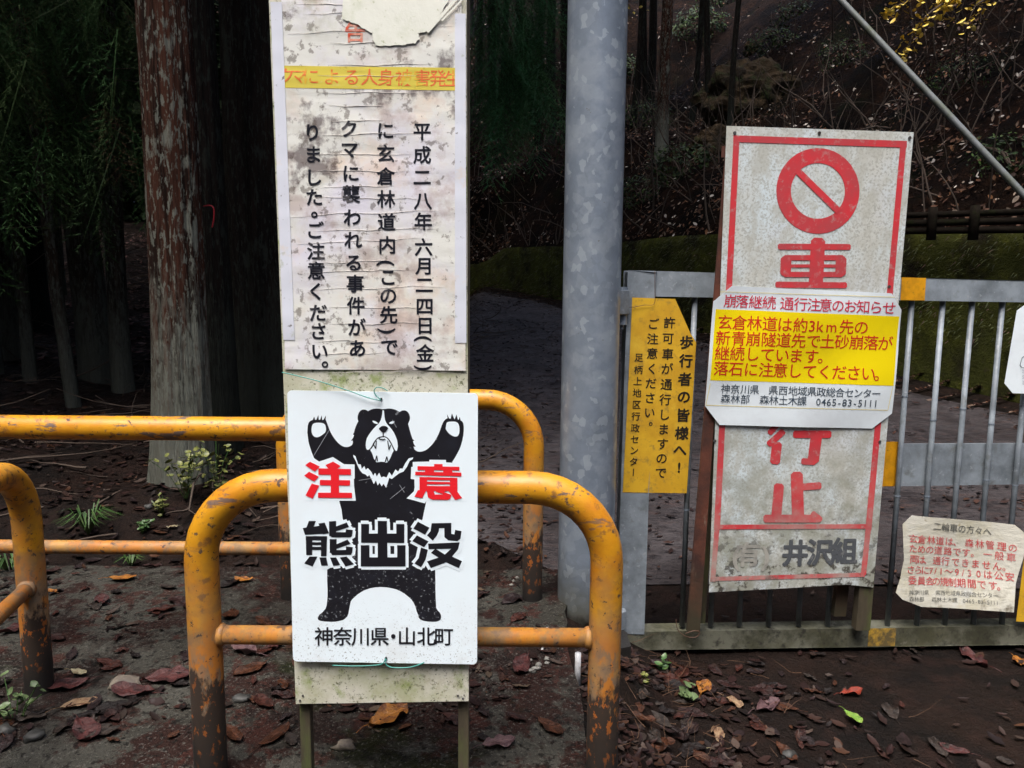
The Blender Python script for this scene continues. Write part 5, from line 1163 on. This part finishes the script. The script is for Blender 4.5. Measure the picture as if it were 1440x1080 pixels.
for a in ((1196, 977, .075, red, 'scarlet oval leaf lying on the dark ground below the gate'), (1198, 1018, .06, grn, 'bright green leaf lying below the scarlet leaf'), (990, 972, .08, org, 'orange brown leaf near the green clover in front of the gate'), (1078, 998, .10, pnk, 'large mauve crumpled leaf with pale veins in front of the gate'),
          (1030, 990, .07, tan, 'dull tan leaf between the orange leaf and the mauve leaf'), (1342, 1058, .07, mar, 'dark red leaf alone at the lower right'), (1430, 932, .07, org, 'rusty leaf at the right edge under the gate'), (1370, 930, .12, mar, 'long maroon leaf under the bottom rail of the gate'), (110, 1016, .075, tan, 'curled tan leaf on the pavement at lower left'),
          (97, 988, .09, mar, 'russet curled leaf right of the leftmost post'), (190, 1000, .10, mar, 'broad maroon leaf touching the pale flat stone'), (235, 978, .11, mar, 'dark maroon leaf left of the front barrier post'), (172, 832, .08, org, 'ochre leaf on the pavement edge behind the front barrier'), (345, 935, .10, pnk, 'large dusky purple leaf behind the lower rail of the front barrier'),
          (385, 925, .08, mar, 'reddish leaf beside the dusky purple leaf'), (120, 1055, .09, mar, 'brick red leaf at the bottom left corner'), (112, 970, .05, buff, 'small buff leaf lying above the russet leaf'), (344, 830, .06, org, 'orange leaf between the two posts near the pavement edge'), (700, 1070, .07, pnk, 'pinkish brown leaf at the bottom between board and post'),
          (805, 1072, .055, pnk, 'folded brown leaf just left of the front right post'), (984, 1056, .04, buff, 'small pale yellow leaf at the bottom in front of the gate'), (545, 1035, .10, org, 'orange brown leaf between the legs of the notice board'), (735, 955, .09, mar, 'flat wet leaf near the white pebbles'), (145, 865, .07, mar, 'dark wet leaf beside the leftmost post'), (1010, 1040, .06, tan, 'torn tan leaf near the bottom centre right'),
          (75, 850, .045, org, 'small orange leaf just behind the leftmost post'), (20, 905, .07, mar, 'maroon leaf at the left edge under the lower rail'), (130, 735, .05, buff, 'pale leaf on the bank left of the big cedar'), (243, 745, .04, buff, 'pale broken leaf at the foot of the big cedar')):
    big_leaf(a[0], a[1], a[2], a[3], a[4], int(a[0] * 7 + a[1]))
msh = []
for k in range(8):
    sh, fs = fine_leaf(rng.uniform(.18, .30), rng.uniform(.04, .16), rng.uniform(-.2, .25), 20 + k); mb = MB(); mb.add([tuple(v) for v in sh], fs); mb.tube([(.46, 0, .003), (.62, .02, .02), (.8, .06, .01)], .012, 4)
    o = mb.build('fallen_leaf', leafi, smooth=True); msh.append(o.data); bpy.data.objects.remove(o)
LC = [('dull maroon', (.035, .014, .012)), ('purplish brown', (.026, .015, .015)), ('rusty brown', (.075, .027, .013)), ('greyish brown', (.045, .034, .028)), ('blackish brown', (.014, .009, .008)), ('reddish', (.06, .018, .012))]
LM = [mat('leaf_' + n_.replace(' ', '_'), c, [dict(c=tuple(v * .4 for v in c), s=4, lo=.44, hi=.58), dict(c=tuple(v * 1.9 for v in c), k='vein', s=1, lo=0, hi=1, a=.45)], rough=.42, bumps=[(8, (1, 1, 1), .4, .03)], spec=.22) for n_, c in LC]
LME = {}
cnt = 0
while cnt < 190:
    zone = rng.random()
    if zone < .40: px, py = rng.uniform(0, 420), rng.uniform(800, 1078)
    elif zone < .55: px, py = rng.uniform(420, 780), rng.uniform(760, 1078)
    elif zone < .90: px, py = 885 + abs(rng.normal(0, 140)), rng.uniform(918, 1078)
    else: px, py = rng.uniform(900, 1440), rng.uniform(915, 1078)
    q = G(px, py); q.z += .004; onpad = q.x < .11 and -.6 < q.y < 2.35
    if onpad: q.z = padz(q.x, q.y) + .003
    a, b = int(rng.integers(6)), int(rng.integers(8))
    if (a, b) not in LME:
        me_ = msh[b].copy(); me_.materials.clear(); me_.materials.append(LM[a]); LME[a, b] = me_
    o = bpy.data.objects.new('fallen_leaf', LME[a, b]); COL.objects.link(o); s = float(rng.choice([.032, .045, .06, .078])) * rng.uniform(.9, 1.1); o.scale = (s, s, s); o.location = q + Vector((0, 0, .003)); o.rotation_euler = (rng.normal(0, .07), rng.normal(0, .07), rng.uniform(0, 6.28))
    col_ = ('left of the leftmost post' if px < 45 else 'right of the leftmost post' if px < 150 else 'between leftmost post and front barrier' if px < 258 else 'inside the front barrier' if px < 415 else 'below the notice board' if px < 665 else 'between notice board and steel pole' if px < 780 else 'beside the steel pole foot' if px < 950 else 'before the gate under the road sign' if px < 1130 else 'before the gate right of the road sign')
    row_ = 'far back' if py < 880 else 'midway back' if py < 960 else 'near the camera' if py < 1020 else 'at the picture bottom'
    size_ = 'tiny' if s < .038 else 'small' if s < .052 else 'medium' if s < .068 else 'large'
    tagit(o, f'{size_} {LC[a][0]} leaf {col_}, {row_}', 'leaf', f'{LC[a][0]} wet leaves {col_}'); cnt += 1
grm = solid('grass_green', (.03, .075, .015), .5, [dict(c=(.055, .09, .022), s=20, lo=.5, hi=.6)])
def tuft(px, py, n, ll, label, name='grass_tuft'):
    q = G(px, py); m = MB(); q.z += .005
    for k in range(n):
        a = rng.uniform(0, 6.28); o_ = Vector((math.cos(a), math.sin(a), 0)); l_ = ll * rng.uniform(.6, 1.2); w_ = Vector((-o_.y, o_.x, 0)) * .0022
        p0 = q; p1 = q + o_ * l_ * .35 + Vector((0, 0, l_ * .6)); p2 = q + o_ * l_ * .85 + Vector((0, 0, l_ * .45))
        m.add([p0 - w_, p0 + w_, p1 - w_, p1 + w_, p2], [(0, 1, 3, 2), (2, 3, 4)])
    tagit(m.build(name, grm, loc=q), label, 'grass')
tuft(125, 755, 46, .16, 'tuft of bright green grass on the bank left of the big cedar'); tuft(15, 815, 40, .16, 'grass tuft at the left edge behind the lower rail'); tuft(185, 800, 20, .09, 'small grass tuft at the pavement edge behind the long barrier')
def sprig(px, py, n, ls, hh, m1, label):
    q = G(px, py); t = thing('small_plant', label, 'plant', q); m = MB(); tips = []
    for k in range(max(3, n // 5)):
        a = rng.uniform(0, 6.28); d = Vector((math.cos(a), math.sin(a), 0)) * hh * rng.uniform(.2, .7); pts = [q, q + d * .5 + Vector((0, 0, hh * .6)), q + d + Vector((0, 0, hh * rng.uniform(.7, 1.1)))]; m.tube(pts, .0012, 4)
        tips += [pts[0].lerp(pts[1], u) for u in (.5, .8)] + [pts[1].lerp(pts[2], u) for u in (.1, .4, .7, 1)]
    m.build('stem', grm, t); sh, fs = leaf_shape(4, .34, .08, .15, seed=n); first = None
    for k in range(n):
        if first is None: mb = MB(); mb.add([tuple(v) for v in sh * ls], fs); first = mb.build('leaf', m1, smooth=True); lo = first
        else: lo = first.copy(); COL.objects.link(lo)
        lo.parent = t; lo.location = tips[k % len(tips)] - q + Vector(rng.normal(0, ls * .35, 3)); lo.rotation_euler = (rng.normal(0, .4), rng.normal(0, .4), rng.uniform(0, 6.28))
gl = solid('clover_green', (.035, .085, .022), .45, [dict(c=(.07, .12, .035), s=40, lo=.5, hi=.62)]); yg = solid('yellow_green_leaf', (.16, .17, .04), .5, [dict(c=(.10, .12, .03), s=20, lo=.5, hi=.6)]); pg = solid('pale_green_leaf', (.10, .15, .06), .5)
sprig(262, 706, 60, .030, .20, yg, 'spindly plant with yellow green leaves at the foot of the big cedar'); sprig(305, 700, 44, .030, .22, yg, 'yellowish seedling right of the spindly plant'); sprig(22, 1035, 30, .02, .11, pg, 'pale green leafy sprig at the lower left edge'); sprig(145, 935, 5, .024, .03, gl, 'tiny green seedling right of the leftmost post')
sprig(935, 945, 9, .026, .03, gl, 'round leaved green weed in front of the gate near the pole'); sprig(965, 985, 12, .034, .035, pg, 'pale green clover patch in front of the gate'); sprig(905, 960, 12, .016, .02, yg, 'tiny yellow green weed beside the front barrier post'); sprig(372, 700, 18, .03, .12, gl, 'small green plant on the bank near the notice board'); sprig(228, 728, 46, .020, .07, yg, 'low plant on the bank beneath the big cedar'); sprig(200, 752, 50, .018, .05, gl, 'low green weed behind the long barrier rail')

# ---------------------------------------------------------------- unseen foliage added to block skylight, and the left wood's backdrop
def canopy(n, fn, name, label):
    V = []; N_ = []
    cc = []
    mb = MB()
    P_ = np.array([fn() for _ in range(n)]); e1 = rng.normal(0, 1, (n, 3)); e1[:, 2] *= .4; e1 /= np.linalg.norm(e1, axis=1)[:, None]
    e2 = np.cross(e1, rng.normal(0, 1, (n, 3))); e2 /= np.linalg.norm(e2, axis=1)[:, None]
    s = rng.uniform(.18, .42, (n, 1)); a = P_ - e1 * s; b = P_ + e2 * s * .35; c = P_ + e1 * s; d = P_ - e2 * s * .35
    V = np.stack([a, b, c, d], 1).reshape(-1, 3); mb.v = V.tolist(); mb.f = [(4 * i, 4 * i + 1, 4 * i + 2, 4 * i + 3) for i in range(n)]
    g_ = rng.uniform(.5, 1.3, (n, 1)); mb.c = np.repeat(np.concatenate([g_ * .022, g_ * .036, g_ * .014, g_ * 0 + 1], 1), 4, 0)
    tagit(mb.build(name, conif), label, 'foliage', kind='stuff')
def c1():  # added sky blocker out of view; openings let light onto signs and slope
    while True:
        x = rng.uniform(-15, 15); y = rng.uniform(-13, 30)
        dd = math.hypot(x * .9, (y + 1.8)); z = rng.uniform(4.6, 10)
        if dd < 4.6 + (z - 5) * .12: continue
        if y > 5 and z < 5.5 + (y - 5) * .35: continue
        if x > 1.2 and y < 8.5 and dd < 7.5 and rng.random() < .85: continue
        if -9.5 < x < -3.8 and 7 < y < 12 and rng.random() < .93: continue
        if 1.5 < x < 9 and y < 13.5 and rng.random() < .72: continue
        return (x, y, z)
canopy(78000, c1, 'sky_block_canopy', 'unseen overhead foliage added to block skylight from the woodland and the road')
def c2():  # added out of view so that light comes mainly from overhead
    while True:
        a = rng.uniform(0, 6.28); r = rng.uniform(9, 14); x, y = r * math.cos(a), r * math.sin(a) - 1
        if y > -2 and x > -7.5: continue
        return (x, y, rng.uniform(-.5, 6))
canopy(26000, c2, 'light_block_foliage', 'unseen foliage ring added behind and beside the camera to block low skylight')
def c3():
    x = rng.uniform(-16, -1.5); return (x, rng.uniform(14, 18), rng.uniform(.3, 11))
canopy(22000, c3, 'woodland_backdrop', 'dark foliage mass closing the depth of the left woodland')
bpy.data.objects.remove(_fo); bpy.data.curves.remove(_fc)
